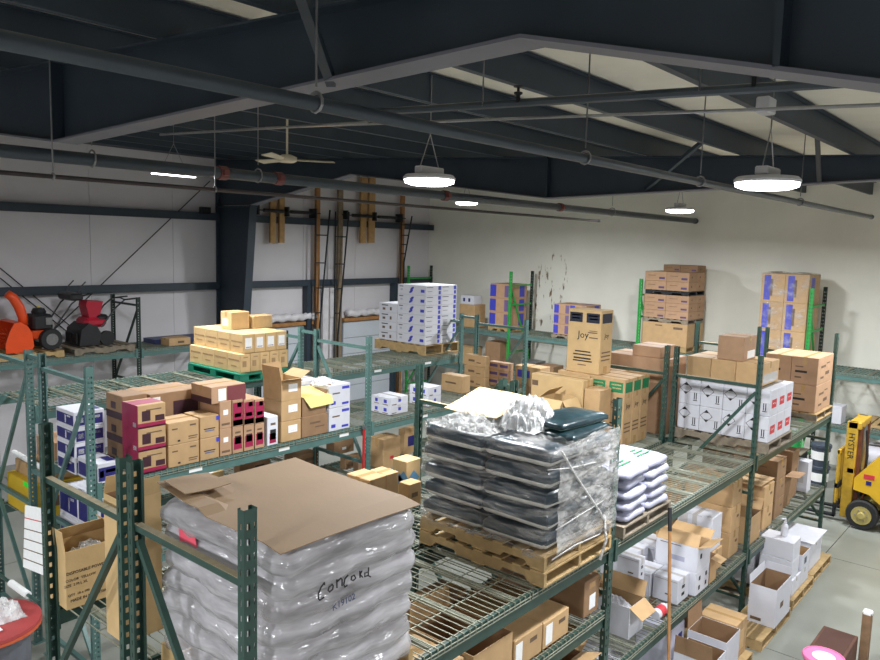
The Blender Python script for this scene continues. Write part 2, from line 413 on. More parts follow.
rack('pallet_rack','teal pallet rack carrying magenta and tan cartons on its front beam',XL,BAY,2,YL,FD,ZT,'dots',(TEAL,TEAL,TEAL,WIREG),
     {0:full(ZL,1.3),1:full(ZL,1.3)},[1,-1,1],plates=((0,.3,ZL),(0,.62,ZL),(0,.88,ZL),(1,.3,ZL)))
ZLB0,ZLB1=2.69,2.585
rack('pallet_rack','teal pallet rack with the green plastic pallet and the tall white carton pallet',XL,BAY,2,YLB,FD,ZT,'dots',(TEAL,TEAL,TEAL,WIREG),
     {0:full(ZLB0,1.35),1:full(ZLB1)},[1,1,1],plates=((1,.12,ZLB1),(1,.42,ZLB1),(1,.75,ZLB1)))
_tr=[o for o in bpy.data.objects if o.get('label','').startswith('teal pallet rack carrying')][0]
for i in range(3):
    for z in (ZT-.06,2.0): MB().box(-.02,FD+.03,-.02,.02,FD+.352-.03,.02,TEAL).obj('row_spacer',_tr,(i*BAY,0,z))
# spacers tying the two teal rows together at post tops
# left-wall rack with the snow blowers
WY=14.5; WX=7.6-BAY-.0
rack('pallet_rack','green pallet rack against the left wall carrying the snow blowers',WX-BAY,BAY,3,WY,FD,3.34,'dots',(DKGREEN,TEAL,DKGREEN,WIREG),
     {0:full(2.27),1:full(2.27),2:full(2.27)},[1,1,1,1],tops=[3.34,3.34,3.34,2.4])
# back-wall rack: frames run along Y
ZWL=1.17
root=rack('pallet_rack','pallet rack along the back wall with bright green front posts',16.58,3.74,4,0,1.03,3.9,'slot',(LIME,TEAL,LIME,WIREG),
     {0:full(2.25,ZWL),1:full(2.25,ZWL),2:full(2.25,ZWL),3:full(2.25,ZWL)},[1,1,1,1,1],hz=(.3,1.7,3.0))
root.location=(16.58,4.16-3.74,0); root.rotation_euler=(0,0,math.pi/2)
root.location=(16.58+0.0,15.38,0); root.rotation_euler=(0,0,-math.pi/2)
# rotate so that local +X runs along -Y and the front faces -X: local Y (depth) runs along +X
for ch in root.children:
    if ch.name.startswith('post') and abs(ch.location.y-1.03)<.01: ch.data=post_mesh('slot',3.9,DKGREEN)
# ================================================================== LAMPS, PIPES, FAN
LED=mat('led_lens',(1,1,1),.4,0,0,1,emit=9.0)
HOUS=mat('lamp_housing',lin(196,196,200),.4,.2,.05,10)
def high_bay(x,y,z,label,group,w=.5,power=LAMP_W,roof=None):
    root=empty('high_bay_lamp',(x,y,z),label,'ceiling lamp',group)
    r=w/2
    MB().lathe([(r*.98,.0),(r,.02),(r*.9,.045),(.09,.055)],HOUS,n=28).obj('housing',root,smooth=False)
    MB().lathe([(r*.7,-.05),(r*.93,-.03),(r*.96,.012)],LED,n=28).obj('lens',root)
    MB().box(-.16,-.05,.05,.16,.05,.12,HOUS,.01).obj('driver_box',root)
    zr=(zroof(y)+PUR+.02-z) if roof is None else roof
    b=MB()
    for s in (-1,1): b.tube([(s*.13,0,.12),(0,0,min(.42,zr-.05))],.005,METAL,5)
    b.tube([(0,0,min(.42,zr-.05)),(0,0,zr)],.006,METAL,5)
    b.obj('hanger',root)
    ld=bpy.data.lights.new('lamp_light','AREA'); ld.shape='DISK'; ld.size=w*.9; ld.energy=power; ld.color=(.93,.97,1.0); ld.spread=math.radians(172)
    lo=link('lamp_light',ld,root,(0,0,-.06))
    return root
g='round LED high-bay lamps'
high_bay(5.41,4.78,5.20,power=LAMP_W*.85,label='round white high-bay lamp hanging under the long sprinkler main, above the dark wrapped bags',group=g)
high_bay(6.2,1.95,5.15,'round white high-bay lamp on a chain from a junction box, over the aisle',g)
high_bay(12.9,10.3,5.49,power=LAMP_W*1.6,label='small-looking round lamp by the back wall near the fat pipe with red couplings',group=g)
high_bay(12.9,5.5,5.30,power=LAMP_W*1.5,label='round lamp in front of the back wall beside the pipe end cap',group=g)
for (x,y) in ((12.9,1.6),(12.9,-2.4),(5.4,-2.4),(-2,9.3),(-2,5.0),(-2,1.8),(-2,-2.4)):
    high_bay(x,y,5.2 if y>-2 else 4.95,'round white high-bay lamp of the rows out over the rest of the hall','high-bay lamps of the rest of the hall',power=LAMP_W*(.85 if x<0 else 1.0))
junction=MB().box(-.09,-.05,-.06,.09,.05,.06,HOUS,.01).obj('junction_box',None,tuple(atp(766,106,'Z',5.72))); tag(junction,'white junction box above the aisle lamp','junction box')
# strip tube lamp
P=atp(174,175,'Z',5.4)
root=empty('tube_lamp',tuple(P),'slim fluorescent strip lamp hanging on a wire V before the left wall','ceiling lamp')
MB().box(-.32,-.05,0,.32,.05,.03,HOUS,.005).obj('housing',root); MB().box(-.3,-.035,-.012,.3,.035,0,LED).obj('tube',root)
b=MB(); dr=Vector((1,0,0))
for s in(-1,1): b.tube([dr*.2*s+Vector((0,0,.03)),Vector((0,0,.4)),Vector((0,0,zroof(P.y)+PUR+.02-P.z))],.004,METAL,5)
b.obj('hanger',root)
ld=bpy.data.lights.new('tube_light','AREA'); ld.size=.6; ld.energy=LAMP_W*1.0; ld.color=(.93,.97,1); link('tube_light',ld,root,(0,0,-.03))
# pipes along X
PIPE=mat('pipe_dark_paint',lin(66,74,82),.4,.2,.1,5); PIPEB=mat('pipe_brown_black',lin(62,54,56),.5,.2,.1,8); COUP=mat('red_coupling',lin(112,62,60),.6,0,.15,10)
def pipe(name,label,u0,v0,u1,v1,z,r,m,x0=None,coups=(),hang=(),cat='pipe'):
    P=atp(u0,v0,'Z',z); Q=atp(u1,v1,'Z',z); y=(P.y+Q.y)/2
    xa=P.x if x0 is None else x0; xb=Q.x
    root=empty(name,(0,y,z),label,cat)
    MB().tube([(xa,0,0),(xb,0,0)],r,m,14).obj('pipe_run',root,smooth=True)
    MB().tube([(xb-.05,0,0),(xb+.02,0,0)],r*1.15,m,14).obj('end_cap',root)
    for u in coups:
        x=px_(u,y,z); MB().tube([(x-.05,0,0),(x+.05,0,0)],r*1.25,COUP,14).box(x-.03,-.03-r*1.2,-.03,x+.03,.03-r*1.2,.03,COUP).obj('coupling',root)
    for u in hang:
        x=px_(u,y,z); zr=zroof(y)+PUR+.02-z
        MB().tube([(x,0,r*2.2),(x,0,zr)],.006,METAL,5).tube([(x,1.3*r*math.sin(a),1.3*r*math.cos(a)+.2*r) for a in [i*math.pi/5 for i in range(11)]],.009,METAL,5).obj('hanger',root)
    return root,y
pipe('sprinkler_main','dark grey sprinkler main crossing under the near rafter above the bags',0,38,870,217,5.22,.033,PIPE,x0=-3,hang=(316,585,700,800))
pipe('sprinkler_main','fat dark pipe with red couplings running towards the back wall',0,149,690,221,5.3,.06,PIPE,x0=-3,coups=(222,278,445,560),hang=(92,258,612))
pipe('conduit_pipe','thin brownish pipe running level below the fat pipe',0,171,592,221,5.05,.018,PIPEB,x0=-3,hang=(53,215))
# cross lines along Y following the roof slope
def crossline(label,pts,z0,r,m,name='branch_pipe'):
    X=atp(*pts[0],'Z',z0).x; A=atp(*pts[0],'X',X); B=atp(*pts[1],'X',X); d=B-A
    A2=A-d*.1; B2=B+d*.5
    o=MB().tube([A2,B2],r,m,8).obj(name); return tag(o,label,'pipe'),X
br,_=crossline('dark sprinkler branch line crossing the roof bay with upright heads',((397,110.7),(820,84)),5.62,.028,PIPE)
crossline('thin pale conduit crossing the roof bay below the purlins',((290,127),(690,112)),5.72,.011,METAL,'conduit_pipe')
crossline('thin pale conduit feeding the lamps near the ceiling fan',((170,134),(290,127)),5.72,.012,METAL,'conduit_pipe')
bx_=[Vector(br.data.vertices[0].co),Vector(br.data.vertices[-1].co)]
for f in (.30,.62):
    P=bx_[0].lerp(bx_[1],f); MB().lathe([(.012,0),(.014,.05),(.03,.06),(.03,.07),(.01,.075),(.01,.10),(.035,.105),(.035,.11)],DMET,n=10).obj('sprinkler_head',br,(P.x,P.y,P.z+.01))
    MB().tube([(P.x,P.y+.3,P.z+.02),(P.x,P.y+.3,zroof(P.y)+PUR+.02)],.006,METAL,5).obj('hanger',br)
# ceiling fan
P=atp(287,161,'Z',5.62); CREAM=mat('cream_plastic',lin(206,198,176),.5,0,.05,10)
root=empty('ceiling_fan',tuple(P),'cream ceiling fan with long drop rod and thin blades','ceiling fan')
zr=zroof(P.y)+PUR+.02-P.z
MB().lathe([(.09,-.02),(.13,.0),(.13,.05),(.06,.08)],CREAM,n=18).obj('motor',root,smooth=True)
MB().lathe([(.015,.08),(.015,zr-.15),(.05,zr-.15),(.07,zr)],CREAM,n=12).obj('drop_rod',root)
for k in range(3):
    a=2*math.pi*k/3-.55; d=Vector((math.cos(a),math.sin(a),0)); s=Vector((-d.y,d.x,0))
    MB().poly([d*.12+s*.04+EZ*.02,d*.62+s*.07+EZ*.03,d*.62-s*.07,d*.12-s*.04,d*.12+s*.04+EZ*.03,d*.62+s*.07+EZ*.04,d*.62-s*.07+EZ*.01,d*.12-s*.04+EZ*.01],CREAM,[(0,3,2,1),(4,5,6,7),(0,1,5,4),(1,2,6,5),(2,3,7,6),(3,0,4,7)]).obj('blade',root)
# ================================================================== ITEM BUILDERS
_cm={}
DBG=[]
def face_plate(parent,dims,face,u0,u1,v0,v1,m,name='print',t=.0016):
    dx,dy,dz=dims; e=.0004
    if face=='R': a=(-dx/2+u0*dx,-dy/2-t,v0*dz); c=(-dx/2+u1*dx,-dy/2-e,v1*dz)
    elif face=='L': a=(-dx/2-t,dy/2-u1*dy,v0*dz); c=(-dx/2-e,dy/2-u0*dy,v1*dz)
    else: a=(-dx/2+u0*dx,-dy/2+v0*dy,dz+e); c=(-dx/2+u1*dx,-dy/2+v1*dy,dz+t)
    k=('plate',tuple(round(q,3) for q in a+c),m.name)
    if k not in _cm: _cm[k]=MB().box(*a,*c,m).mesh(name)
    return link(name,_cm[k],parent)
def face_text(parent,dims,face,u,v,s,size,m,name='lettering',rot=0.):
    dx,dy,dz=dims; o=link(name,text_mesh(s,size,m),parent)
    if face=='R': o.location=(-dx/2+u*dx,-dy/2-.0016,v*dz); o.rotation_euler=(math.pi/2,rot,0)
    elif face=='L': o.location=(-dx/2-.0016,dy/2-u*dy,v*dz); o.rotation_euler=(math.pi/2,rot,-math.pi/2)
    else: o.location=(-dx/2+u*dx,-dy/2+v*dy,dz+.0016); o.rotation_euler=(0,0,rot)
    return o
def diamond(parent,dims,face,u,v,r,m=None):
    dx,dy,dz=dims; b=MB(); P=lambda a,c:(a,0,c)
    def quad(pts,mm): b.poly([P(*p) for p in pts],mm)
    # outline and filled tips
    for i in range(4):
        p=[(0,r),(r,0),(0,-r),(-r,0)]; a=Vector(p[i]); c=Vector(p[(i+1)%4]); quad([a,c,c*.9,a*.9],BLACK)
    quad([(0,r),(r*.5,r*.5),(-r*.5,r*.5)],BLACK); quad([(0,-r),(-r*.5,-r*.5),(r*.5,-r*.5)],BLACK)
    o=b.obj('hazard_diamond',parent)
    if face=='R': o.location=(-dx/2+u*dx,-dy/2-.0012,v*dz)
    else: o.location=(-dx/2-.0012,dy/2-u*dy,v*dz); o.rotation_euler=(0,0,-math.pi/2)
    return o
def cbox(d,m,label,group=None,prints=(),tape=None,tmat=None,name='cardboard_box',cat='box',rz=0.,solid=True):
    x,y,z,dx,dy,dz=d; DBG.append((label[:40],[round(q,2) for q in d]))
    k=('box',round(dx,3),round(dy,3),round(dz,3),m.name)
    if k not in _cm: _cm[k]=MB().box(-dx/2,-dy/2,0.001,dx/2,dy/2,dz,m,min(.006,.03*min(dx,dy,dz))).mesh(name)
    o=link(name,_cm[k],None,(x+dx/2,y+dy/2,z),rz); tag(o,label,cat,group)
    dm=(dx,dy,dz)
    if tape:
        w=.028; tm=tmat or TAPE
        b=MB()
        if tape=='x':
            b.box(-dx/2-.001,-w,dz,dx/2+.001,w,dz+.0012,tm); b.box(-dx/2-.0014,-w,dz*.72,-dx/2-.0002,w,dz+.001,tm); b.poly([(-dx/2,-.002,dz+.0015),(dx/2,-.002,dz+.0015),(dx/2,.002,dz+.0015),(-dx/2,.002,dz+.0015)],INK)
        else:
            b.box(-w,-dy/2-.001,dz,w,dy/2+.001,dz+.0012,tm); b.box(-w,-dy/2-.0014,dz*.72,w,-dy/2-.0002,dz+.001,tm); b.poly([(-.002,-dy/2,dz+.0015),(.002,-dy/2,dz+.0015),(.002,dy/2,dz+.0015),(-.002,dy/2,dz+.0015)],INK)
        b.obj('tape',o)
    for p in prints:
        if p[0]=='text': face_text(o,dm,*p[1:])
        elif p[0]=='diamond': diamond(o,dm,*p[1:])
        else: face_plate(o,dm,*p)
    return o
def split(d,nx,ny,nz,gap=.004):
    """cells of a stacked block that can be seen (camera side faces and top)"""
    x,y,z,dx,dy,dz=d; cx,cy_,cz=dx/nx,dy/ny,dz/nz; R=[]
    for k in range(nz):
        for j in range(ny):
            for i in range(nx):
                if i==0 or j==0 or k==nz-1: R.append(([x+i*cx+gap/2,y+j*cy_+gap/2,z+k*cz,cx-gap,cy_-gap,cz-.001],i,j,k))
    return R
def tier(k,n):
    if n==2: return ('lower one','upper one')[k]
    if k==0: return 'lowest one'
    if k==n-1: return 'topmost one'
    return 'middle one' if n==3 else ('second','third','fourth','fifth','sixth')[k-1]+' from below'
def tierw(k,n):
    if n==1: return ''
    return ', '+(('bottom','top')[k] if n==2 else 'bottom' if k==0 else 'top' if k==n-1 else 'middle' if n==3 else ('second','third','fourth','fifth','sixth')[k-1])+' layer'
def block(d,nx,ny,nz,m,label,group,prints=(),tape=None,tmat=None,jit=.0,name='cardboard_box',skip=None):
    base=None; out=[]; L0=label; single=nx*ny==1
    for c,i,j,k in split(d,nx,ny,nz):
        if skip and skip(i,j,k): continue
        if nz>1: label=L0+((', '+tier(k,nz)) if single else tierw(k,nz))
        ox,oy=(random.uniform(-jit,jit),random.uniform(-jit,jit)) if jit else (0,0)
        if base is None:
            base=cbox(c,m,label,group,prints,tape,tmat,name); base.location.x+=ox; base.location.y+=oy; out.append(base)
        else: out.append(clone(base,(c[0]+c[3]/2+ox,c[1]+c[4]/2+oy,c[2]),label=label))
    return out
def open_box(d,m,label,group=None,flaps=(1,1,1,1),ang=(60,60,60,60),prints=(),inner=None,name='open_carton',fill=None,rz=0.,fl=.5,fm=None):
    """open-topped carton: thin walls and four flaps (order -X,+X,-Y,+Y); ang is degrees above horizontal outward"""
    x,y,z,dx,dy,dz=d; DBG.append((label[:40],[round(q,2) for q in d])); t=.006
    im=inner or CARDD
    b=MB(); X,Y=dx/2,dy/2
    b.box(-X,-Y,0.001,X,Y,t,m)
    for a in ((-X,-Y,t,-X+t,Y,dz),(X-t,-Y,t,X,Y,dz),(-X+t,-Y,t,X-t,-Y+t,dz),(-X+t,Y-t,t,X-t,Y,dz)): b.box(*a,m)
    i=t+.0008
    b.poly([(-X+i,-Y+i,i),(X-i,-Y+i,i),(X-i,Y-i,i),(-X+i,Y-i,i),(-X+i,-Y+i,dz),(X-i,-Y+i,dz),(X-i,Y-i,dz),(-X+i,Y-i,dz)],im,[(0,1,2,3),(0,4,5,1),(1,5,6,2),(2,6,7,3),(3,7,4,0)])
    o=b.obj(name,None,(x+X,y+Y,z),rz); tag(o,label,'box',group)
    L=min(dx,dy)*fl
    def flap(c,hinge,w,outv,a):
        a=math.radians(a); e=Vector(outv)*math.cos(a)*L+EZ*math.sin(a)*L; h=Vector(hinge)*w/2; c=Vector(c); n=e.cross(h).normalized()*.004
        s=.94
        V=[c-h,c+h,c+h*s+e,c-h*s+e]; MB().poly([*V,*[p+n for p in V]],fm or m,[(0,3,2,1),(4,5,6,7),(0,1,5,4),(1,2,6,5),(2,3,7,6),(3,0,4,7)]).obj('flap',o)
    if flaps[0]: flap((-X+t/2,0,dz),(0,1,0),dy,(-1,0,0),ang[0])
    if flaps[1]: flap((X-t/2,0,dz),(0,1,0),dy,(1,0,0),ang[1])
    if flaps[2]: flap((0,-Y+t/2,dz),(1,0,0),dx,(0,-1,0),ang[2])
    if flaps[3]: flap((0,Y-t/2,dz),(1,0,0),dx,(0,1,0),ang[3])
    if fill:
        crumple('packing',o,dx*.8,dy*.8,dz*.4,fill,(0,0,dz*.6))
    for p in prints:
        if p[0]=='text': face_text(o,(dx,dy,dz),*p[1:])
        elif p[0]=='diamond': diamond(o,(dx,dy,dz),*p[1:])
        else: face_plate(o,(dx,dy,dz),*p)
    return o
def py(u,ul,ur,y0,z,vt):
    b=Vector((0,y0,z)); x0=su(b,EX,u); P=Vector((x0,y0,z)); return [x0,y0,z,su(P,EX,ur),su(P,EY,ul),sv(P,EZ,vt)]
def crumple(name,parent,dx,dy,dz,m,loc=(0,0,0),seed=1,n=18,label=None,cat=None):
    """crumpled sheet heap"""
    rg=random.Random(seed); b=MB(); V=[];F=[]
    H=[[0]*(n+1) for _ in range(n+1)]
    for i in range(n+1):
        for j in range(n+1):
            a,c=i/n*2-1,j/n*2-1; r=max(0,1-(a*a+c*c)**.9)
            H[i][j]=r**.5*(.55+.45*rg.random())*dz
            V.append((a*dx/2*(1+.05*rg.uniform(-1,1)),c*dy/2*(1+.05*rg.uniform(-1,1)),H[i][j]+.002))
    for i in range(n):
        for j in range(n):
            k=i*(n+1)+j; F.append((k,k+n+1,k+n+2,k+1))
    b.poly(V,m,F); o=b.obj(name,parent,loc)
    if label: tag(o,label,cat)
    return o
_pal={}
def pallet(d,m,label,group=None,along='Y',name='wooden_pallet',mb=None):
    """d: x,y,z,dx,dy,h; stringers run along 'along', deck boards across"""
    x,y,z,dx,dy,h=d; mb=mb or m
    root=empty(name,(x+dx/2,y+dy/2,z),label,'pallet',group)
    lx,ly=(dx,dy) if along=='Y' else (dy,dx)       # local: boards along X, stringers along Y
    rz=0 if along=='Y' else math.pi/2
    bt=.016; key=(round(lx,2),round(ly,2),round(h,3),m.name,mb.name)
    if key not in _pal:
        hs=h-2*bt; n=.038; c=ly/2
        prof=[(-c,0),(-c+.15,0),(-c+.18,.035),(-c+.38,.035),(-c+.41,0),(c-.41,0),(c-.38,.035),(c-.18,.035),(c-.15,0),(c,0),(c,hs),(-c,hs)]
        _pal[key]=(MB().prism(prof,-.019,.019,m,'X').mesh('stringer'),MB().box(-lx/2,-.045,0,lx/2,.045,bt,mb,.002).mesh('board'),
                   MB().box(-lx/2,-.065,0,lx/2,.065,bt,mb,.002).mesh('board'))
    s,t,e=_pal[key]
    R=Matrix.Rotation(rz,3,'Z')
    def put(nm,me,v): link(nm,me,root,tuple(R@Vector(v)),rz)
    for xx in (-lx/2+.02,0,lx/2-.02): put('stringer',s,(xx,0,bt))
    k=7
    for i in range(k): put('deck_board',e if i in(0,k-1) else t,(0,-ly/2+.065+(ly-.13)*i/(k-1),h-bt))
    for yy in (-ly/2+.065,0,ly/2-.065): put('bottom_board',e,(0,yy,0))
    return root
# ---- bags and stretch film
def bag_mesh(lx,ly,lz,seed,m,band=None,bandz=-.2,pw=.38,pu=.25):
    rg=random.Random(seed); nu,nv=20,9; V=[];F=[];M=[]
    ph=[rg.uniform(0,6) for _ in range(6)]
    sg=lambda t,p: math.copysign(abs(t)**p,t)
    b=MB()
    for j in range(nv+1):
        v=-math.pi/2+math.pi*j/nv
        for i in range(nu):
            u=2*math.pi*i/nu
            cx=sg(math.cos(v),pw)*sg(math.cos(u),pu); cy=sg(math.cos(v),pw)*sg(math.sin(u),pu); cz=sg(math.sin(v),.75)
            w=.49+.012*math.sin(3*u+ph[0])*math.cos(v)+.012*math.sin(7*u+ph[1]+3*v)
            z=cz*lz/2*(1+.03*math.sin(4*cx+ph[2])+.03*math.sin(5*cy+ph[3]))
            V.append((cx*lx*w,cy*ly*w,z))
    for j in range(nv):
        for i in range(nu):
            a=j*nu+i; c=j*nu+(i+1)%nu; F.append((a,c,c+nu,a+nu))
    mid=[sum(V[q][2] for q in f)/4/lz for f in F]
    b.v=V; b.f=F; b.m=[ (b.mi(band) if (band and -.42<z<bandz) else b.mi(m)) for z in mid]
    return b.mesh('bag',True)
def film_mat(name,rgb,lo,hi,scale=3.,stretch=(1,1,4),rough=.12,bump=.6,pos=(.38,.66),det=7,bs=3.):
    m=bpy.data.materials.new(name); m.use_nodes=True; nt=m.node_tree; b=nt.nodes['Principled BSDF']
    b.inputs['Base Color'].default_value=(*rgb,1); b.inputs['Roughness'].default_value=rough; b.inputs['Specular IOR Level'].default_value=.7
    tc=nt.nodes.new('ShaderNodeTexCoord'); mp=nt.nodes.new('ShaderNodeMapping'); mp.inputs['Scale'].default_value=stretch; mp.inputs['Rotation'].default_value=(.3,.25,0)
    n=nt.nodes.new('ShaderNodeTexNoise'); n.inputs['Scale'].default_value=scale; n.inputs['Detail'].default_value=det; n.inputs['Roughness'].default_value=.62
    nt.links.new(tc.outputs['Object'],mp.inputs[0]); nt.links.new(mp.outputs[0],n.inputs['Vector'])
    r=nt.nodes.new('ShaderNodeMapRange'); r.inputs['From Min'].default_value=pos[0]; r.inputs['From Max'].default_value=pos[1]; r.inputs['To Min'].default_value=lo; r.inputs['To Max'].default_value=hi
    nt.links.new(n.outputs['Fac'],r.inputs['Value']); nt.links.new(r.outputs[0],b.inputs['Alpha'])
    n2=nt.nodes.new('ShaderNodeTexNoise'); n2.inputs['Scale'].default_value=scale*bs; n2.inputs['Detail'].default_value=min(5,det); nt.links.new(mp.outputs[0],n2.inputs['Vector'])
    bp=nt.nodes.new('ShaderNodeBump'); bp.inputs['Strength'].default_value=bump; bp.inputs['Distance'].default_value=.05; nt.links.new(n2.outputs['Fac'],bp.inputs['Height']); nt.links.new(bp.outputs[0],b.inputs['Normal'])
    return m
def film_shell(x,y,z,dx,dy,dz,layers,bulge,m,seed=3,lip=.12,drop=.0):
    """stretch-film skin around a load; folds over the top edge by 'lip'"""
    rg=random.Random(seed); b=MB(); nv=layers*5; per=[]; n=14; r=.06
    def side(p,q,k):
        for i in range(k): per.append(tuple(p[a]+(q[a]-p[a])*i/k for a in range(2)))
    X,Y=dx/2,dy/2
    side((-X,-Y+r),(-X,Y-r),n) if False else None
    pts=[(-X+r,-Y),(X-r,-Y),(X,-Y+r),(X,Y-r),(X-r,Y),(-X+r,Y),(-X,Y-r),(-X,-Y+r)]
    for a in range(8): side(pts[a],pts[(a+1)%8],n if a%2==0 else 2)
    N=len(per); V=[];F=[]
    ph=[rg.uniform(0,6) for _ in range(8)]
    for j in range(nv+1):
        t=j/nv; h=t*dz; bl=abs(math.sin(math.pi*t*layers))**.6
        for i,(px,pyy) in enumerate(per):
            a=2*math.pi*i/N
            off=bulge*(bl-.6)+.012*math.sin(5*a+ph[0]+7*t)+.010*math.sin(11*a+ph[1]-9*t)+rg.uniform(-.006,.006)
            L=math.hypot(px/X,pyy/Y); nx,ny=(px/X)**5,(pyy/Y)**5; q=math.hypot(nx,ny) or 1
            V.append((px+nx/q*off,pyy+ny/q*off,h+rg.uniform(-.006,.006)))
    for k in range(1,4):
        for i,(px,pyy) in enumerate(per):
            f=1-lip*2*k/3/min(dx,dy)*min(dx,dy); V.append((px*(1-lip*k/3/X*1.0),pyy*(1-lip*k/3/Y),dz+.012+.01*math.sin(9*i)+rg.uniform(-.004,.008)))
    for j in range(nv+3):
        for i in range(N):
            a=j*N+i; c=j*N+(i+1)%N; F.append((a,c,c+N,a+N))
    b.poly(V,m,F); o=b.obj('stretch_wrap',None,(x+dx/2,y+dy/2,z),smooth=True); return o
# ================================================================== OPEN-AISLE RACK, UPPER LEVEL
ZD=Z2+.007
# --- 'Concord' bag pallet
pallet([2.20,2.86,ZD,1.0,1.14,.125],WOOD,'tan wooden pallet under the white wrapped bags marked Concord')
GBAG=mat('milky_bag',lin(164,156,154),.35,0,.15,4,.3,9,rnd=.1); LB=mat('brown_print_bag',lin(122,106,98),.4,0,.3,5,.2,9)
zb=ZD+.127; hb=.124
meshes=[bag_mesh(.445,.535,hb*.98,s,GBAG,LB,-.1) for s in range(3)]
for k in range(7):
    for i in range(2):
        for j in range(2):
            if i==1 and j==1 and k<6: continue
            o=link('filled_bag',meshes[(i+2*j+k)%3],None,(2.475+i*.44,3.165+j*.53,zb+hb*(k+.5))); tag(o,'milky plastic bag in the wrapped load marked Concord'+tierw(k,7),'bag','bags wrapped on the Concord pallet')
F1=film_mat('milky_film',lin(196,193,197),.42,.88,1.7,(1,1,5.5),.17,.55,(.36,.62),3.5,1.8)
fz=film_shell(2.20,2.85,zb-.03,1.0,1.15,hb*7+.04,7,.042,F1,3,.1); tag(fz,'milky stretch film around the bags, handwritten Concord','stretch film')
# sticker, handwriting and stamped number on the film
PINK=mat('pink_sticker',lin(236,92,112),.5)
def quad_on(parent,axis,val,pix,m,name,t=.002):
    P=[atp(u,v,axis,val) for u,v in pix]; off=Vector((-t,0,0)) if axis=='X' else Vector((0,-t,0))
    inv=parent.matrix_world.inverted() if False else Matrix.Translation(-parent.location)
    V=[inv@p for p in P]+[inv@(p+off) for p in P]; n=len(P)
    return MB().poly(V,m,[tuple(range(n))[::-1],tuple(range(n,2*n))]+[(i,(i+1)%n,n+(i+1)%n,n+i) for i in range(n)]).obj(name,parent)
quad_on(fz,'X',2.185,[(179,527),(195,535),(198,553),(180,543)],PINK,'sticker')
C=[[(222,345),(238,318),(242,340),(240,318),(205,365),(180,430),(180,475),(195,492),(235,462)],[(320,335),(285,360),(275,395),(290,410),(320,385),(325,350),(310,335)],[(360,290),(362,370),(362,310),(400,275),(412,290),(412,350)],[(470,245),(440,280),(428,340),(440,362),(462,345)],[(530,245),(505,260),(500,290),(520,300),(545,275),(530,245)],[(585,205),(588,270),(586,225),(605,205),(588,240),(612,265)],[(672,170),(668,250),(690,262)],[(665,215),(635,225),(632,260),(662,250)]]
b=MB()
for st in C:
    b.tube([atp(300+a/9.78,550+c/9.78,'Y',2.822)-fz.location for a,c in st],.0042,BLACK,6)
b.obj('handwriting',fz)
P=atp(344,602,'Y',2.822); o=link('stamped_number',text_mesh('K19102',.052,mat('blue_black_ink',lin(48,66,104),.6)),fz,tuple(P-fz.location)); o.rotation_euler=(math.pi/2,-.06,0)
# cardboard sheet on top
def sheet(name,d,m,label,cat,seed=1,amp=.012,n=14,curl=None,t=.005):
    x,y,z,dx,dy=d; rg=random.Random(seed); V=[];F=[]; ph=[rg.uniform(0,6) for _ in range(4)]
    for tt in (0,t):
        for i in range(n+1):
            for j in range(n+1):
                a,c=i/n,j/n; zz=amp*(math.sin(3*a+ph[0])*math.sin(2.5*c+ph[1])+.4*math.sin(9*c+ph[2]+3*a)*a*c)
                if curl: zz+=curl(a,c)
                V.append(((a-.5)*dx,(c-.5)*dy,zz+tt+amp))
    m1=n+1; q=m1*m1
    for i in range(n):
        for j in range(n):
            k=i*m1+j; F+=[(k,k+1,k+m1+1,k+m1),(q+k,q+k+m1,q+k+m1+1,q+k+1)]
    for i in range(n):
        for e in (0,n):
            a,c=i*m1+e,(i+1)*m1+e; F.append((a,c,q+c,q+a)); a,c=e*m1+i,e*m1+i+1; F.append((a,c,q+c,q+a))
    o=MB().poly(V,m,F).obj(name,None,(x+dx/2,y+dy/2,z)); return tag(o,label,cat)
TOPB=mat('cardboard_sheet_dull',lin(148,121,92),.7,0,.05,3,.05,30)
def cl(a,c):
    s=0
    if c>.72: s+=.05*((c-.72)/.28)**1.3*(1 if a<.35 else .35)
    if a<.15 and c>.6: s+=.03
    return s-.02*max(0,(.12-c)/.12)
zt=zb+hb*7+.036
sheet('cardboard_sheet',[2.195,2.845,zt,1.02,1.16],TOPB,'large dull brown cardboard sheet lying on the Concord load','cardboard sheet',5,.008,16,cl)
sh=sheet('cardboard_scrap',[2.22,3.74,zt+.06,.3,.24],TOPB,'torn curled cardboard scrap on top of the big cardboard sheet','cardboard',9,.01,8,lambda a,c:.03*(1-a)*c)
# --- dark bag pallet (two pallets stacked)
pallet([4.64,2.85,ZD,1.06,1.26,.118],WOOD,'lower of two stacked pallets under the dark bags')
pallet([4.65,2.86,ZD+.119,1.05,1.25,.118],WOOD,'upper of two stacked pallets under the dark bags')
DBAG=mat('dark_bag',lin(38,52,62),.3,0,.3,5,.35,8); WBAND=mat('pale_bag_band',lin(206,203,196),.4,0,.1,8,.2,12)
zb2=ZD+.24; top2=sv(Vector((4.76,2.9,zb2)),EZ,449); nl=5; hl=top2/nl
dm=[bag_mesh(.49,.63,hl*.99,20+s,DBAG,WBAND,-.02,.36,.1) for s in range(3)]
for k in range(nl):
    for i in range(2):
        for j in range(2):
            if i==1 and j==1 and k<nl-1: continue
            o=link('filled_bag',dm[(i+j+k)%3],None,(4.94+i*.49+random.uniform(-.012,.006),3.185+j*.63,zb2+hl*(k+.5))); o.rotation_euler=(random.uniform(-.02,.02),random.uniform(-.012,.012),random.uniform(-.015,.015)); tag(o,'dark bag with a pale bottom band in the wrapped load'+tierw(k,nl),'bag','dark bags wrapped on the double pallet')
F2=film_mat('clear_film',lin(200,198,196),.03,.55,2.2,(1,1.2,9),.1,.6,(.46,.68),4,1.8)
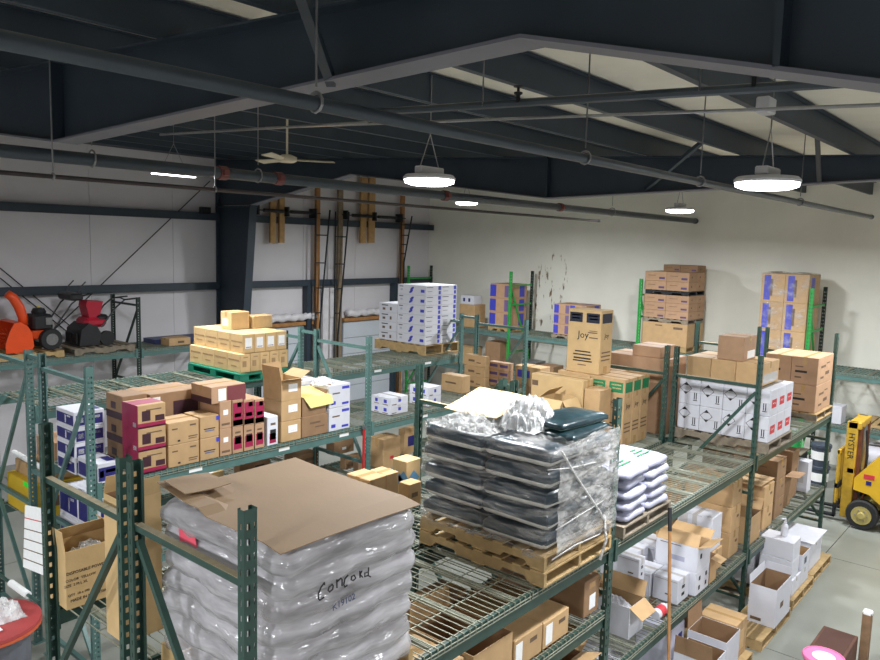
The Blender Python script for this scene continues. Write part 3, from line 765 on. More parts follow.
f2=film_shell(4.665,2.845,zb2-.08,1.045,1.31,top2+.1,5,.03,F2,8,.28); tag(f2,'clear torn stretch film around the dark bags','stretch film')
FD2=film_mat('milky_wrinkled_film',lin(190,188,186),.15,.75,1.8,(2.2,1,4),.14,.7,(.38,.66),4,2.2)
rg=random.Random(4); V=[];F=[]; nu,nv=22,16; za,zc_=zb2-.03,zb2+top2+.03
for j in range(nv+1):
    for i in range(nu+1):
        V.append((4.74+.95*i/nu-f2.location.x,2.832-.014*rg.random()-.012*abs(math.sin(math.pi*j*5/nv))-f2.location.y,za+(zc_-za)*j/nv-f2.location.z))
for j in range(nv):
    for i in range(nu): k=j*(nu+1)+i; F.append((k,k+1,k+nu+2,k+nu+1))
MB().poly(V,FD2,F).obj('film_layer',f2,smooth=True)
STR=film_mat('film_strand',lin(214,212,210),.35,.9,6,(1,1,3),.12,.6,(.3,.6),3,1.5)
for pts,r in (([(562,452),(575,475),(590,497),(600,512),(608,530)],.010),([(604,515),(606,540),(600,560)],.012),([(548,470),(570,468),(596,462)],.005),([(556,530),(580,515),(604,500)],.005),([(552,560),(575,545),(600,534)],.005)):
    b=MB(); b.tube([atp(u,v,'Y',2.806)-f2.location for u,v in pts],r,STR,6); b.obj('film_strand',f2,smooth=True)
# loose bags, sheet and film heap on top
zt2=zb2+top2
pb_=[bag_mesh(.72,.42,.10,40+s,mat('dark_green_bag',lin(26,46,52),.28,0,.35,7,.3,9),mat('green_white_print',lin(120,150,140),.35,0,.5,9),-.1,.85) for s in range(2)]
for q,(x,y,z,r,lb) in enumerate(((5.32,3.08,.025,.06,'glossy dark bag with green print lying on the wrapped dark load'),(5.36,3.14,.098,-.10,'topmost glossy dark bag beside the post on the wrapped dark load'))):
    o=link('filled_bag',pb_[q],None,(x,y,zt2+z),r); tag(o,lb,'bag')
sheet('cardboard_sheet',[4.86,3.5,zt2+.10,.5,.56],CARDL,'pale cardboard sheet lying on the dark bag load','cardboard sheet',3,.012,8,lambda a,c:.10*a)
CF=film_mat('white_film',lin(232,232,232),.25,.95,4,(1,1,1),.15,1.0,(.3,.6))
crumple('plastic_heap',None,.5,.44,.27,CF,(5.10,3.35,zt2+.05),5,20,'crumpled heap of clear white plastic on the dark bag load','plastic film')
crumple('plastic_heap',None,.5,.6,.12,film_mat('grey_film',lin(190,190,188),.2,.8,5,(1,1,1),.15,1.0,(.3,.6)),(4.86,3.72,zt2+.02),6,18,'flat grey crumpled film at the back corner of the dark bag load','plastic film')
# --- grey bags in the second bay
pallet([5.94,2.86,ZD,1.0,1.1,.11],WOODG,'grey wooden pallet under the lilac-white bags')
LBAG=mat('lilac_white_bag',lin(172,172,192),.35,0,.08,5,.3,9,rnd=.06); BB=mat('grey_blue_print',lin(120,128,152),.4,0,.2,8)
z3=ZD+.112; h3=sv(Vector((5.98,2.88,z3)),EZ,472)/5
lm=[bag_mesh(.46,.54,h3*.99,60+s,LBAG,BB,-.12) for s in range(3)]
for k in range(5):
    for i in range(2):
        for j in range(2):
            if i==1 and j==1 and k<4: continue
            o=link('filled_bag',lm[(i+j+k)%3],None,(6.20+i*.46+random.uniform(-.02,.02),3.13+j*.54+random.uniform(-.02,.02),z3+h3*(k+.5))); o.rotation_euler=(random.uniform(-.02,.02),random.uniform(-.02,.02),random.uniform(-.06,.06)); tag(o,'lilac-white bag in the low stack on the grey pallet'+tierw(k,5),'bag','lilac-white bags on the grey pallet')
            if k==4:
                b=MB(); 
                for q in range(3): b.box(-.14+.05*q,-.12+.06*q,h3*.56,.12-.03*q,-.10+.06*q,h3*.585,GPR)
                b.obj('green_print',o)
# --- hazard-marked white cartons
ph=[9.93,2.86,ZD,1.02,1.24,.135]
d=pb(767.4,443.5,ZD+.137,663,790,391); d[4]=1.2
pallet([d[0]-.03,d[1]-.02,ZD,d[3]+.06,d[4]+.06,.135],WOODG,'dark grey pallet under the hazard-marked white cartons')
hz=[('diamond','L',.32,.64,.085),('L',.71,.75,.22,.5,BLACK,'arrow_print'),('L',.80,.84,.22,.5,BLACK,'arrow_print'),('L',.68,.87,.17,.2,BLACK,'arrow_base'),('R',.2,.8,.3,.62,RED,'red_label'),('R',.3,.7,.44,.5,PAPER,'label_band'),('L',0,1,.49,.505,CTAPE,'seam')]
block(d,3,4,2,WHITE,'white carton with hazard diamonds and red labels, on the grey pallet','hazard-marked white cartons',hz)
zt4=d[2]+d[5]
sheet('cardboard_sheet',[d[0]+.0,d[1]+.12,zt4,d[3]-.05,d[4]-.15],WOODG,'grey slip sheet between white and tan cartons','cardboard sheet',4,.003,4,None)
P=Vector((d[0]+.02,0,zt4+.02)); P.y=su(P,EY,760.5); e=[P.x,P.y,P.z,d[3]*.75,min(su(P,EY,686),4.08-P.y),sv(P,EZ,364.5)]
block(e,1,3,1,CARD,'plain tan carton in the row on the hazard-marked cartons','tan cartons on the hazard-marked cartons',[('R',.1,.9,.1,.5,CTAPE,'shipping_label')],tape='y')
zt5=e[2]+e[5]
t5=pb(746,361,zt5,720,758,337)
cbox([e[0]+.03,max(t5[1],e[1]),zt5,t5[3],t5[4],t5[5]],CARDP,'single tan carton topmost above the hazard-marked cartons',None,[('R',.3,.9,.08,.4,PAPER,'label')],tape='y')
# --- two-layer tan cartons at rack end
d=pb(814.4,413.8,ZD+.125,762,833,358.6); d[3]=.9
pallet([d[0]-.04,d[1]-.04,ZD,d[3]+.08,d[4]+.08,.123],WOODG,'pallet with a pale edge under the big tan cartons at the rack end',mb=WOOD)
block(d,1,2,2,CARDP,'big tan carton with dark print, stacked at the rack end post','big tan cartons at the rack end',[('L',.15,.45,.62,.66,INK,'print'),('L',.15,.6,.42,.5,BLACK,'print'),('L',.15,.4,.22,.28,INK,'print'),('R',.2,.5,.6,.68,INK,'print'),('R',.55,.75,.7,.74,INK,'print'),('R',.5,.75,.3,.42,INK,'print'),('R',.2,.4,.2,.28,INK,'print')],tape='x')
# ================================================================== BACK-TO-BACK ROW (behind the wrapped pallets)
# open glove carton by the near frame
d=pb(66.8,610.7,ZD,52,126,553); d[4]=.26
JOYK=BLACK
oc=open_box(d,CARDL,'open tan carton with printed sizes and a torn flap, between the near rack posts','cartons on the back-to-back row' if False else None,(1,1,0,1),(84,125,0,130),[('text','R',.45,.62,'DISPOSABLE POWDER FREE',.030,BLACK),('text','R',.24,.50,'COLOR  YELLOW',.026,BLACK),('text','R',.16,.41,'SIZE  S M L XL',.026,BLACK),('text','R',.2,.24,'QTY  10 x 100',.024,BLACK),('text','R',.36,.14,'MADE IN MALAYSIA',.028,BLACK)],CARDL,fill=CF,fl=.55)
# tall open carton behind the near middle post (its flap shows by the Concord sheet)
tf=py(124,107,163,4.35,ZD,502); open_box(tf,CARDL,'tall pale open carton whose flap stands beside the Concord sheet',None,(0,0,1,1),(78,60,86,100),fl=.5)
d=[3.1,4.25,ZD,.5,.5,.5]
# cartons between Concord load and the teal rack
c=py(368.3,346,385.5,4.7,ZD,480.5); cbox(c,CARD,'tan carton with a taped lid nearest the Concord sheet, beside a twin',None,tape='x')
c2=py(386,369,398.5,4.72,ZD,475); c2[0]=c[0]+c[3]+.02; cbox(c2,CARD,'tan carton standing right against the taped tan carton behind the Concord sheet',None,tape='x')
a=py(343,313,349,4.75,ZD,484); a=[3.74,4.64,ZD,.24,.5,a[5]]; cbox(a,CARDL,'long low tan carton along the back edge of the Concord sheet',None)
b_=py(345,322,360,5.0,ZD,474); b_[4]=.5; b_[1]=4.85; b_[0]=c[0]-.12;cbox([4.06,4.72,ZD,.44,.4,b_[5]*.95],CARD,'tan carton with a dark handle slot behind the long low carton',None,[('R',.3,.5,.5,.7,BLACK,'handle_slot')],tape='y')
dl=py(406,392,420,5.0,ZD,462); lb=cbox(dl,CARDL,'tan carton with blue diamond prints beside the dark bag load',None,[],None)
for fc,u in (('L',.3),('L',.95),('R',.5)):
    o=MB().poly([(-.09,0,0),(0,0,-.09),(.09,0,0),(0,0,.09)],mat('pale_blue_print',lin(92,140,176),.6)).obj('blue_diamond_print',lb)
    if fc=='L': o.location=(-dl[3]/2-.0015,dl[4]/2-min(u,.8)*dl[4],dl[5]*.45); o.rotation_euler=(0,0,-math.pi/2)
    else: o.location=(-dl[3]/2+u*dl[3],-dl[4]/2-.0015,dl[5]*.45)
el=pb(409,508,ZD,398.5,421,485); el[4]=min(el[4],.3); cbox(el,CARD,'low tan carton in front of the carton with blue diamonds',None,[('R',.2,.7,.4,.6,INK,'print')])
# --- boxes in the second bay: printed dish-soap cartons and plain ones
jd=pb(621.5,448,ZD,587,648,380); jd[1]=max(jd[1],YRB+.03); jd[4]=.5; jd[3]=.72
def joy(col_,dx,dy,dz):
    P=[('L',.05,.44,.80,.95,col_,'print_block'),('L',.56,.95,.80,.95,col_,'print_block'),('L',.10,.38,.90,.92,CARDL,'knockout_line'),('L',.12,.36,.85,.87,CARDL,'knockout_line'),('L',.62,.9,.90,.92,CARDL,'knockout_line'),('L',.65,.9,.85,.87,CARDL,'knockout_line'),
     ('text','L',.48,.6,'Joy',.13,BLACK),('L',.62,.9,.64,.655,INK,'print'),('L',.66,.9,.67,.68,INK,'print'),('L',.66,.92,.56,.575,INK,'print'),('L',.25,.72,.33,.35,BLACK,'print'),('L',.2,.75,.28,.30,BLACK,'print'),('L',.22,.74,.22,.245,BLACK,'print'),('L',.2,.78,.18,.2,BLACK,'print'),('L',.35,.6,.12,.135,INK,'print'),
     ('R',.1,.9,.80,.95,col_,'print_block'),('text','R',.5,.6,'Joy',.09,BLACK),('R',.15,.85,.33,.35,INK,'print'),('R',.12,.88,.27,.29,INK,'print'),('R',.15,.85,.21,.23,INK,'print'),('R',.35,.65,.0,.12,TAPE,'tape')]
    return P
jb=block([jd[0],jd[1],ZD,jd[3],jd[4]*2,jd[5]],3,2,1,CARD,'tall tan carton with green print blocks, in the group behind the dark bags','tall cartons with green print blocks',joy(GPR,0,0,0),tape='y')
ztj=ZD+jd[5]
td=pb(598.6,371,ztj,567,610,309); td[0]=jd[0]+.05; _p=Vector((td[0],0,ztj)); td[1]=su(_p,EY,598.6); td[4]=min(td[4],jd[1]+2*jd[4]-td[1]); cbox(td,CARDL,'tall tan carton with black print blocks, alone on top of the green-print cartons',None,joy(mat('dark_navy_ink',lin(26,30,48),.6),0,0,0))
xb=jd[0]-.36
big=[xb,YRB+.12,ZD,.24,0,0]; P=Vector((xb,0,ZD)); P.y=su(P,EY,580); big=[xb,P.y,ZD,.27,su(P,EY,529),sv(P,EZ,381)]
big[4]=min(big[4],1.05); cbox(big,CARDL,'large plain golden carton in front of the green-print cartons',None,[('L',.78,.9,.3,.34,INK,'print'),('L',.02,.14,.82,.9,INK,'print')],tape='y')
sm=[xb+.02,0,ZD,.3,0,0]; P=Vector((xb+.02,0,ZD)); P.y=su(P,EY,597); sm=[xb+.02,max(P.y,YRB-.05),ZD,.3,.24,sv(P,EZ,391)]; sm[4]=max(.15,big[1]-sm[1]-.01)
cbox(sm,CARD,'small tan carton squeezed beside the large plain golden carton',None,[('L',.4,.8,.5,.54,INK,'print')])
P=Vector((xb-.42,0,ZD)); P.y=su(P,EY,560); lbx=[xb-.42,max(P.y,YRB+.02),ZD,.36,su(P,EY,537),sv(P,EZ,401)]
open_box(lbx,CARDL,'open tan carton with a dark label in front of the large plain carton',None,(1,0,1,1),(-60,-50,-60,140),[('L',.55,.9,.3,.55,BLACK,'label'),('L',.2,.45,.6,.7,INK,'print')],CARDL,fl=.5)
# third bay, behind the hazard cartons
P=Vector((9.75,YRB+.06,ZD)); h=sv(P,EZ,360); bx=cbox([9.75,YRB+.06,ZD,.6,.95,h],CARDP,'large tan carton behind the frame beside the hazard-marked cartons',None,tape='y')
cbox([9.78,YRB+.2,ZD+h,.5,.42,.15],CARDP,'flat tan carton lying on the large tan carton beside the hazard-marked cartons',None,tape='y')
# ================================================================== TEAL RACK, FRONT ROW
ZB=ZL+.007; Y0=7.16
wb=py(97.5,70,119,Y0,ZB,464.5); wb[4]=min(wb[4],.42)
def wbp(): return [('L',.04,.96,.12,.78,NAVY,'navy_print'),('L',.5,.56,.2,.7,PAPER,'white_mark'),('L',.62,.8,.62,.72,PAPER,'white_mark'),('R',.06,.94,.12,.78,NAVY,'navy_print'),('R',.12,.3,.3,.62,PAPER,'white_mark'),('R',.4,.85,.5,.66,PAPER,'white_mark'),('T',.55,.95,.1,.5,NAVY,'navy_print')]
cbox(wb,WHITE,'white and navy carton alone in front of its stack on the teal rack',None,wbp(),tape='x',tmat=CTAPE)
P=Vector((wb[0]-.02,Y0+wb[4]+.02,ZB)); hh=sv(P,EZ,413)
block([P.x,P.y,ZB,su(P,EX,106),.42,hh],1,1,4,WHITE,'white and navy carton in the four-high stack by the teal post','white and navy cartons stacked by the teal post',wbp())
# below: white-navy cartons on the lower deck
block([3.36,7.3,1.307,.5,.9,.6],1,2,2,WHITE,'white and navy carton on the lower deck of the teal rack','white and navy cartons on the lower deck',wbp())
mg=py(138.6,123,166.7,Y0,ZB,406.4); mg[4]=min(mg[4],.4)
mgp=[('L',.0,1,.0,1,MAG,'magenta_side'),('R',0,1,0,.22,MAG,'magenta_band'),('R',0,1,0,.07,MAGD,'dark_band'),('R',.15,.45,.3,.75,MAGD,'picture'),('R',.62,.95,.25,.5,MAGD,'picture'),('R',.3,.85,.75,.8,INK,'print'),('T',.0,1,.2,.85,MAG,'magenta_lid'),('L',.7,.9,.05,.25,PAPER,'label')]
block(mg,1,1,3,CARD,'magenta and tan picture carton in the three-high stack','magenta picture cartons stacked three high',mgp)
P=Vector((mg[0]+.02,Y0+mg[4]+.03,ZB)); h=sv(P,EZ,397)
block([P.x,P.y,ZB,mg[3]*.9,.36,h],1,1,3,CARDD,'tan carton with dark print behind the magenta stack','tan dark-print cartons behind the magenta stack',[('L',0,1,0,.3,MAGD,'dark_band'),('L',.3,.6,.4,.7,MAGD,'picture')])
def prb(u0,u1,vt,dy,nz,m,label,group,prints,tape=None,y=Y0): 
    d=pr(u0,u1,y,ZB,vt,dy); block(d,1,1,nz,m,label,group,prints,tape); return d
ta=prb(168.6,199.5,424,.34,2,CARD,'wide tan carton with small black print, next to the magenta stack','wide tan cartons beside the magenta stack',[('R',.12,.3,.68,.74,INK,'print'),('R',.7,.9,.75,.82,INK,'print'),('R',.65,.95,.25,.3,INK,'print'),('R',.65,.92,.16,.2,INK,'print'),('R',.3,.38,.12,.2,BLACK,'print')],'x')
tb=prb(200.3,219.4,417.5,.34,2,CARD,'tan carton with a blue corner and swoosh print','tan cartons with blue corner',[('R',.85,1,.75,.95,BLUE,'blue_corner'),('R',.2,.8,.4,.44,BLACK,'print'),('R',.25,.75,.3,.36,mat('grey_blue',lin(96,104,136),.6),'print')],'x')
tc_=prb(220,232,402,.4,2,CARDP,'narrow upright brown carton with round white sticker','narrow brown cartons',[('R',.3,.7,.5,.68,PAPER,'sticker'),('R',.15,.85,.12,.2,INK,'print')])
for (u0,u1,vt,lb) in ((232.7,243.4,400.5,'beside the narrow brown cartons'),(244,254.4,400,'in the middle of its trio'),(255,264.6,399.5,'next to the small white carton')):
    d=pr(u0,u1,Y0,ZB,vt,.42); dl2=[d[0],d[1],d[2],d[3],d[4],d[5]/2]
    cbox([dl2[0],dl2[1],dl2[2],dl2[3]-.004,.42,dl2[5]-.002],CARDP,'slim tan carton with a magenta arch, lower one '+lb,'slim magenta arch cartons',[('R',.12,.88,.15,.6,MAG,'magenta_arch'),('R',.22,.8,.35,.66,MAGD,'picture'),('R',.25,.75,.75,.82,INK,'print')])
    cbox([dl2[0],dl2[1],dl2[2]+dl2[5],dl2[3]-.004,.42,dl2[5]-.002],CARDP,'slim magenta carton with white label, upper one '+lb,'slim magenta cartons upper row',[('R',.04,.96,.04,.9,MAG,'magenta_face'),('R',.04,.96,.04,.25,MAGD,'dark_band'),('R',.45,.85,.72,.9,PAPER,'label'),('R',.2,.8,.35,.5,MAGD,'picture')])
zt6=ZB+pr(244,254,Y0,ZB,400,.4)[5]
d=pr(224,245.5,Y0+.02,zt6,386,.42); cbox([d[0]-.16,d[1],zt6+.001,d[3]+.16,.41,max(.09,d[5])],CARDP,'flat maroon and tan carton lying across the slim cartons',None,[('R',.45,1,.0,.95,mat('maroon_print',lin(112,52,56),.6),'maroon_face'),('R',.2,.42,.15,.85,PAPER,'label'),('L',0,1,0,.35,MAGD,'dark_band')],'x')
# long picture cartons behind
P=Vector((ta[0]+.05,Y0+.46,ZB)); h=sv(P,EZ,395)
cbox([ta[0]+.05,Y0+.46,ZB,.62,.5,h],CARDD,'long tan carton with dark arch print behind the wide tan cartons',None,[('R',.05,.2,.8,.95,PAPER,'label'),('R',.45,.95,.5,.85,MAGD,'arch_print'),('L',0,1,0,.3,MAGD,'band')],'x')
cbox([tb[0]+.32,Y0+.46,ZB,.55,.5,h*.93],CARDD,'tan carton with white label behind the narrow brown cartons',None,[('R',.02,.15,.75,.95,PAPER,'label'),('R',.3,.9,.5,.85,MAGD,'arch_print')],'x')
d=pr(267.4,278,Y0,ZB,417.5,.3); cbox(d,WHITE,'small white and magenta carton between slim cartons and open carton stack',None,[('R',.2,.8,.08,.42,MAG,'magenta_print'),('R',.25,.8,.2,.55,BLACK,'picture'),('R',.3,.75,.7,.78,INK,'print')])
d=pr(281.3,301,Y0,ZB,381,.36); z1=d[5]/3
for k,lb in enumerate(('lowest of the carton stack with white labels','middle carton of the stack with white labels')):
    cbox([d[0],d[1],d[2]+k*z1,d[3],.36,z1-.002],CARD,'golden tan box, '+lb,'golden cartons with white labels',[('R',.35,.8,.42,.78,PAPER,'label'),('R',.45,.72,.5,.53,BLACK,'print')])
open_box([d[0],d[1],d[2]+2*z1,d[3],.36,z1],CARD,'golden open carton with raised flaps on top of the labelled stack','golden cartons with white labels',(1,1,1,1),(80,25,12,70),[('R',.35,.8,.42,.78,PAPER,'label')],CARDL,fl=.55)
# open one beside it, leaning flap
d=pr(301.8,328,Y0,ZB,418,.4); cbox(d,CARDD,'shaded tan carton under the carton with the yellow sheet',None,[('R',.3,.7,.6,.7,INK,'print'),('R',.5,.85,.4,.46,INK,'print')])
ob=open_box([d[0]+.02,d[1]+.02,d[2]+d[5],d[3]-.04,.38,sv(Vector((d[0],d[1],d[2]+d[5])),EZ,399)],CARDD,'open tan carton with a yellow sheet folded over its front',None,(0,1,0,1),(0,50,0,60),fl=.4)
dx=d[3]; hz_=sv(Vector((d[0],d[1],d[2]+d[5])),EZ,399)
MB().poly([(-dx/2+.03,-.205,hz_+.006),(dx/2+.05,-.205,hz_+.006),(dx/2+.02,.19,hz_+.06),(-dx/2+.0,.19,hz_+.06),(-dx/2+.12,-.235,hz_-.13),(dx/2+.07,-.235,hz_-.12)],YEL,[(0,1,2,3),(0,4,5,1)]).obj('yellow_sheet',ob)
d=prb(329,350,386,.36,2,WHITE,'white carton with blue print beside the yellow sheet','white cartons beside the yellow sheet',[('R',.1,.3,.15,.3,BLUE,'print'),('R',.6,.95,.78,.9,BLUE,'print'),('R',.6,.92,.1,.2,BLUE,'print'),('R',.15,.5,.6,.66,INK,'print'),('L',.2,.8,.2,.7,mat('pale_grey_print',lin(170,170,190),.6),'print')])
crumple('plastic_bag',None,.3,.24,.10,CF,(d[0]+.05,Y0+.2,ZB+d[5]),11,12,'clear crumpled plastic bag on the white cartons beside the yellow sheet','plastic bag')
cbox([d[0]-.3,Y0+.42,ZB,.5,.4,d[5]*1.02],WHITE,'white carton standing behind the yellow sheet carton',None,tape='x',tmat=CTAPE)
cbox([d[0]+.38,Y0+.5,ZB,.28,.3,.16],CARD,'small tan carton behind the teal post',None)
# white cartons with blue marks, second bay
bm_=[('L',.2,.34,.35,.75,BLUE,'blue_mark'),('L',.66,.82,.35,.75,BLUE,'blue_mark'),('L',.15,.4,.12,.2,INK,'print'),('L',.6,.88,.12,.2,INK,'print'),('R',.45,.6,.4,.75,BLUE,'blue_mark'),('R',.1,.35,.12,.22,INK,'print')]
d=pb(390,415.5,ZB,371,408,398.6); block(d,1,1,2,WHITE,'white carton with blue marks, low pair beside the teal post','white blue-mark cartons by the teal post',bm_,tape='y',tmat=CTAPE)
d=pb(428,407,ZB,409,441,388); block(d,1,1,2,WHITE,'white carton with blue marks, pair partly behind the dark post','white blue-mark cartons behind the dark post',bm_)
d=pb(462,394,ZB,441,470,377); cbox(d,CARD,'low tan carton left alone between white cartons and the tall tan stack',None,[('L',.2,.7,.5,.6,INK,'print')])
d=pb(484,389,ZB,463.6,489,357); block(d,1,1,3,CARD,'tan carton with brown print in the tall stack near the far teal posts','tall tan stack near the far teal posts',[('L',.2,.5,.4,.6,INK,'print'),('L',.6,.8,.3,.4,INK,'print')])
d=pb(508,388,ZB,488,513,364); block(d,1,2,3,CARDP,'tan carton with purple print, small ones in three layers','tan cartons with purple print',[('L',.1,.9,.4,.75,mat('purple_print',lin(84,66,110),.6),'print')])
d=pb(538,388,ZB,513,548,369); d[0]=max(d[0],10.95); block([d[0],d[1],0,d[3],d[4],ZB],1,1,3,CARDD,'brown carton in the floor pile beyond the teal rack end','floor pile beyond the teal rack end',(),'x')
cbox(d,CARD,'wide tan carton with a blue band by the far teal post',None,[('L',.1,.6,.4,.8,BLUE,'blue_print'),('R',.1,.8,.5,.8,BLUE,'blue_print')],'x')
crumple('plant_like_wrap',None,.3,.3,.2,mat('dark_green_wrap',lin(40,70,48),.5,0,.3,8),(10.3,7.3,ZB),12,10,'dark green crumpled wrap between the small cartons','wrapping')
# lower deck of the teal rack (seen under the front beam)
ZLo=1.307
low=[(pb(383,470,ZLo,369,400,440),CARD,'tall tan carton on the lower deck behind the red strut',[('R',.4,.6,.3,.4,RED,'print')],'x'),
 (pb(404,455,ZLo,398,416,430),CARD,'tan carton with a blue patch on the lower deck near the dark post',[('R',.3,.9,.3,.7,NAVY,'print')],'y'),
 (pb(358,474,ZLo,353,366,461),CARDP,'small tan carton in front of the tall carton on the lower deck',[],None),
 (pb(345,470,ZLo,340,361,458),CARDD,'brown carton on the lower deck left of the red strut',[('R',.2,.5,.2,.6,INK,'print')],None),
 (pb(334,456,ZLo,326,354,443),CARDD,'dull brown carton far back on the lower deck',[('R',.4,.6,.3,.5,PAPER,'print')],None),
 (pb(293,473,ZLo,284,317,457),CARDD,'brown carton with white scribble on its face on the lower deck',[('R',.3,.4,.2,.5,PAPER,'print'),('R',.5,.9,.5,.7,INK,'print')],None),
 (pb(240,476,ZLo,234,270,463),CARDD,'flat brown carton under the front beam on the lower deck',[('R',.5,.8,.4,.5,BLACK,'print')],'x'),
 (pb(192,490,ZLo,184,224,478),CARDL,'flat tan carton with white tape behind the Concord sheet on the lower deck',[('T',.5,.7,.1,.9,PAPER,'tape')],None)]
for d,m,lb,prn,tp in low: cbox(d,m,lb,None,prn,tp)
# red strut against the teal post
P=atp(364,428,'Y',7.1); tag(MB().tube([(0,0,0),(0,0,-.0),(0,0,P.z-.02)][0:1]+[(0,0,P.z-.02)],.018,mat('red_paint',lin(184,30,34),.5),8).lathe([(.018,P.z-.02),(.03,P.z-.01),(.03,P.z+.03),(.01,P.z+.04)],METAL,n=10).obj('red_strut',None,(P.x,P.y,0)),'thin red pole with a metal cap leaning at the teal post','pole')
# ================================================================== TEAL RACK, REAR ROW
ZQ=ZLB0+.007
gp=pb(240,383,ZQ,188,288,374.5)
root=empty('plastic_pallet',(gp[0]+gp[3]/2,gp[1]+gp[4]/2,ZQ),'green plastic pallet under the tan cartons with white labels','pallet')
X,Y,H=gp[3]/2,gp[4]/2,gp[5]
MB().box(-X,-Y,H-.03,X,Y,H,GPAL,.006).obj('deck',root); MB().box(-X,-Y,0,X,Y,.02,GPAL,.004).obj('bottom_frame',root)
for i in (-1,0,1):
    for j in (-1,0,1): MB().box(i*(X-.07)-.07,j*(Y-.07)-.07,.02,i*(X-.07)+.07,j*(Y-.07)+.07,H-.03,GPAL).obj('block',root)
zc=ZQ+H+.002
d=pb(229.8,371.6,zc,187,284,353); d[0]=gp[0]+.05; d[1]=gp[1]+.06; s=min(d[3]/5,.2)
INKL=mat('faint_ink',lin(158,128,92),.7,0,.1,20)
lbp=[('R',.2,.6,.3,.62,INKL,'print'),('R',.3,.75,.78,.84,INKL,'print'),('L',.1,.9,.62,.7,INKL,'print'),('L',.3,.7,.3,.36,INKL,'print')]
block([d[0],d[1],zc,gp[3]*1.0,gp[4]*.98,d[5]],5,4,1,CARDL,'golden tan carton of the bottom layer on the green pallet','golden cartons of the bottom layer on the green pallet',lbp)
z2_=zc+d[5]; h2=d[5]*1.02
block([d[0]+.06,d[1]+.03,z2_,gp[3]*.92,gp[4]*.95,h2],4,4,1,CARDL,'golden tan carton with big white label in the upper layer','golden cartons of the upper layer on the green pallet',[('R',.2,.8,.25,.8,PAPER,'label'),('R',.25,.75,.28,.34,NAVY,'label_band'),('L',.1,.9,.55,.62,INKL,'print'),('L',.25,.75,.3,.36,INKL,'print')])
z3_=z2_+h2
t=pb(221.6,328.5,z3_,213.8,233.5,311); cbox([d[0]+.22,d[1]+gp[4]*.42,z3_,.30,.26,t[5]],CARDL,'taller golden carton of the two on top of the green pallet load',None,[('L',.2,.7,.2,.6,PAPER,'label')],'x')
cbox([d[0]+.56,d[1]+gp[4]*.40,z3_,.34,.2,t[5]*.72],CARDL,'lower golden carton of the two on top of the green pallet load',None,[],'x')
# white carton pallet
ZQ1=ZLB1+.007
wp=pb(424.5,356,ZQ1,374.5,458.6,346); pallet([wp[0],wp[1],ZQ1,wp[3],wp[4],wp[5]],WOOD,'golden wooden pallet under the tall white carton load',along='Y')
zw=ZQ1+wp[5]+.002
d=pb(422.8,348.8,zw,394,454.7,287.4); d[0]=wp[0]+.03; d[1]=wp[1]+.03; d[3]=min(d[3],wp[3]-.05)
swirl=[('L',.06,.2,.78,.86,BLACK,'print'),('L',.1,.18,.4,.6,mat('pale_grey_print',(.5,.5,.5)),'print'),('L',.82,.95,.3,.6,BLUE,'blue_block'),('R',.05,.45,.8,.86,BLACK,'print'),('R',.78,.95,.55,.95,BLUE,'blue_mark'),('R',.8,.94,.1,.45,BLUE,'blue_block'),('R',.1,.4,.4,.44,INK,'print')]
bl=block(d,2,1,6,WHITE,'white carton with a blue swirl in the tall load on the golden pallet','white cartons with blue swirl',swirl)
sw=MB()
for s_ in (0,1): sw.poly([(-.05+.02*s_,0,-.05+.04*s_),(.03+.02*s_,0,-.05+.05*s_),(.055,0,.0+.03*s_),(.0,0,.02+.04*s_),(-.03+.01*s_,0,.0+.03*s_)],BLUE)
sw=MB()
for s_ in (-1,1): sw.poly([(.058*math.cos(a)*.62+.018*math.sin(a)*1.6+.012*s_,0,.062*math.sin(a)*.55+.026*s_) for a in [i*math.pi/7 for i in range(14)]],BLUE)
swm=sw.mesh('blue_swirl')
for o in bl:
    if abs(o.location.x-(d[0]+d[3]/4))<.02: q=link('blue_swirl',swm,o,(-d[3]/4-.002,-.0,d[5]/12)); q.rotation_euler=(0,0,-math.pi/2)
P=Vector((d[0]+.02,d[1]+d[4]+.02,zw)); block([P.x,P.y,zw,.5,max(.3,su(P,EY,378.5)),sv(P,EZ,304)],1,1,4,WHITE,'white carton of the shorter column on the golden pallet','white cartons of the shorter column',[('L',.15,.5,.72,.82,BLACK,'print'),('L',.2,.35,.25,.5,INK,'print'),('L',.6,.7,.25,.6,INK,'print')])
# ================================================================== BACK-WALL RACK LOAD
ZW=2.257
def bw(u,y_unused,ul,ur,vt,z=ZW,x0=16.63):
    P=Vector((x0,0,z)); P.y=su(P,EY,u); return [x0,P.y,z,su(P,EX,ur),su(P,EY,ul),sv(P,EZ,vt)]
# tan carton with a white one on top
d=bw(474,0,459,480,305); d[3]=.5; cbox(d,CARD,'tan carton on the back-wall rack under a white carton',None,[('L',.2,.6,.4,.5,INK,'print')],'y')
cbox([d[0],d[1]+.05,d[2]+d[5],.4,d[4]*.85,.25],WHITE,'white carton on top of a tan carton on the back-wall rack',None,[('L',.2,.35,.3,.7,NAVY,'print'),('L',.6,.75,.3,.7,NAVY,'print')])
BPr=[('L',.0,.3,.1,.92,BLUE,'blue_panel'),('L',.72,.95,.1,.9,mat('purple_print2',lin(110,90,130),.6),'print'),('R',.55,.85,.1,.92,BLUE,'blue_panel'),('T',.1,.9,.3,.5,mat('purple_print2',(.2,.15,.3)),'print')]
d=bw(509,0,489,530,284.5,ZW+.12); d[3]=.8; pallet([d[0],d[1],ZW,d[3],d[4]+.03,.118],WOOD,'pallet under the blue-panel cartons beside the bright green post')
block(d,1,1,3,CARDP,'tan carton with a blue panel, stack beside the bright green frame','blue-panel cartons beside the bright green frame',BPr)
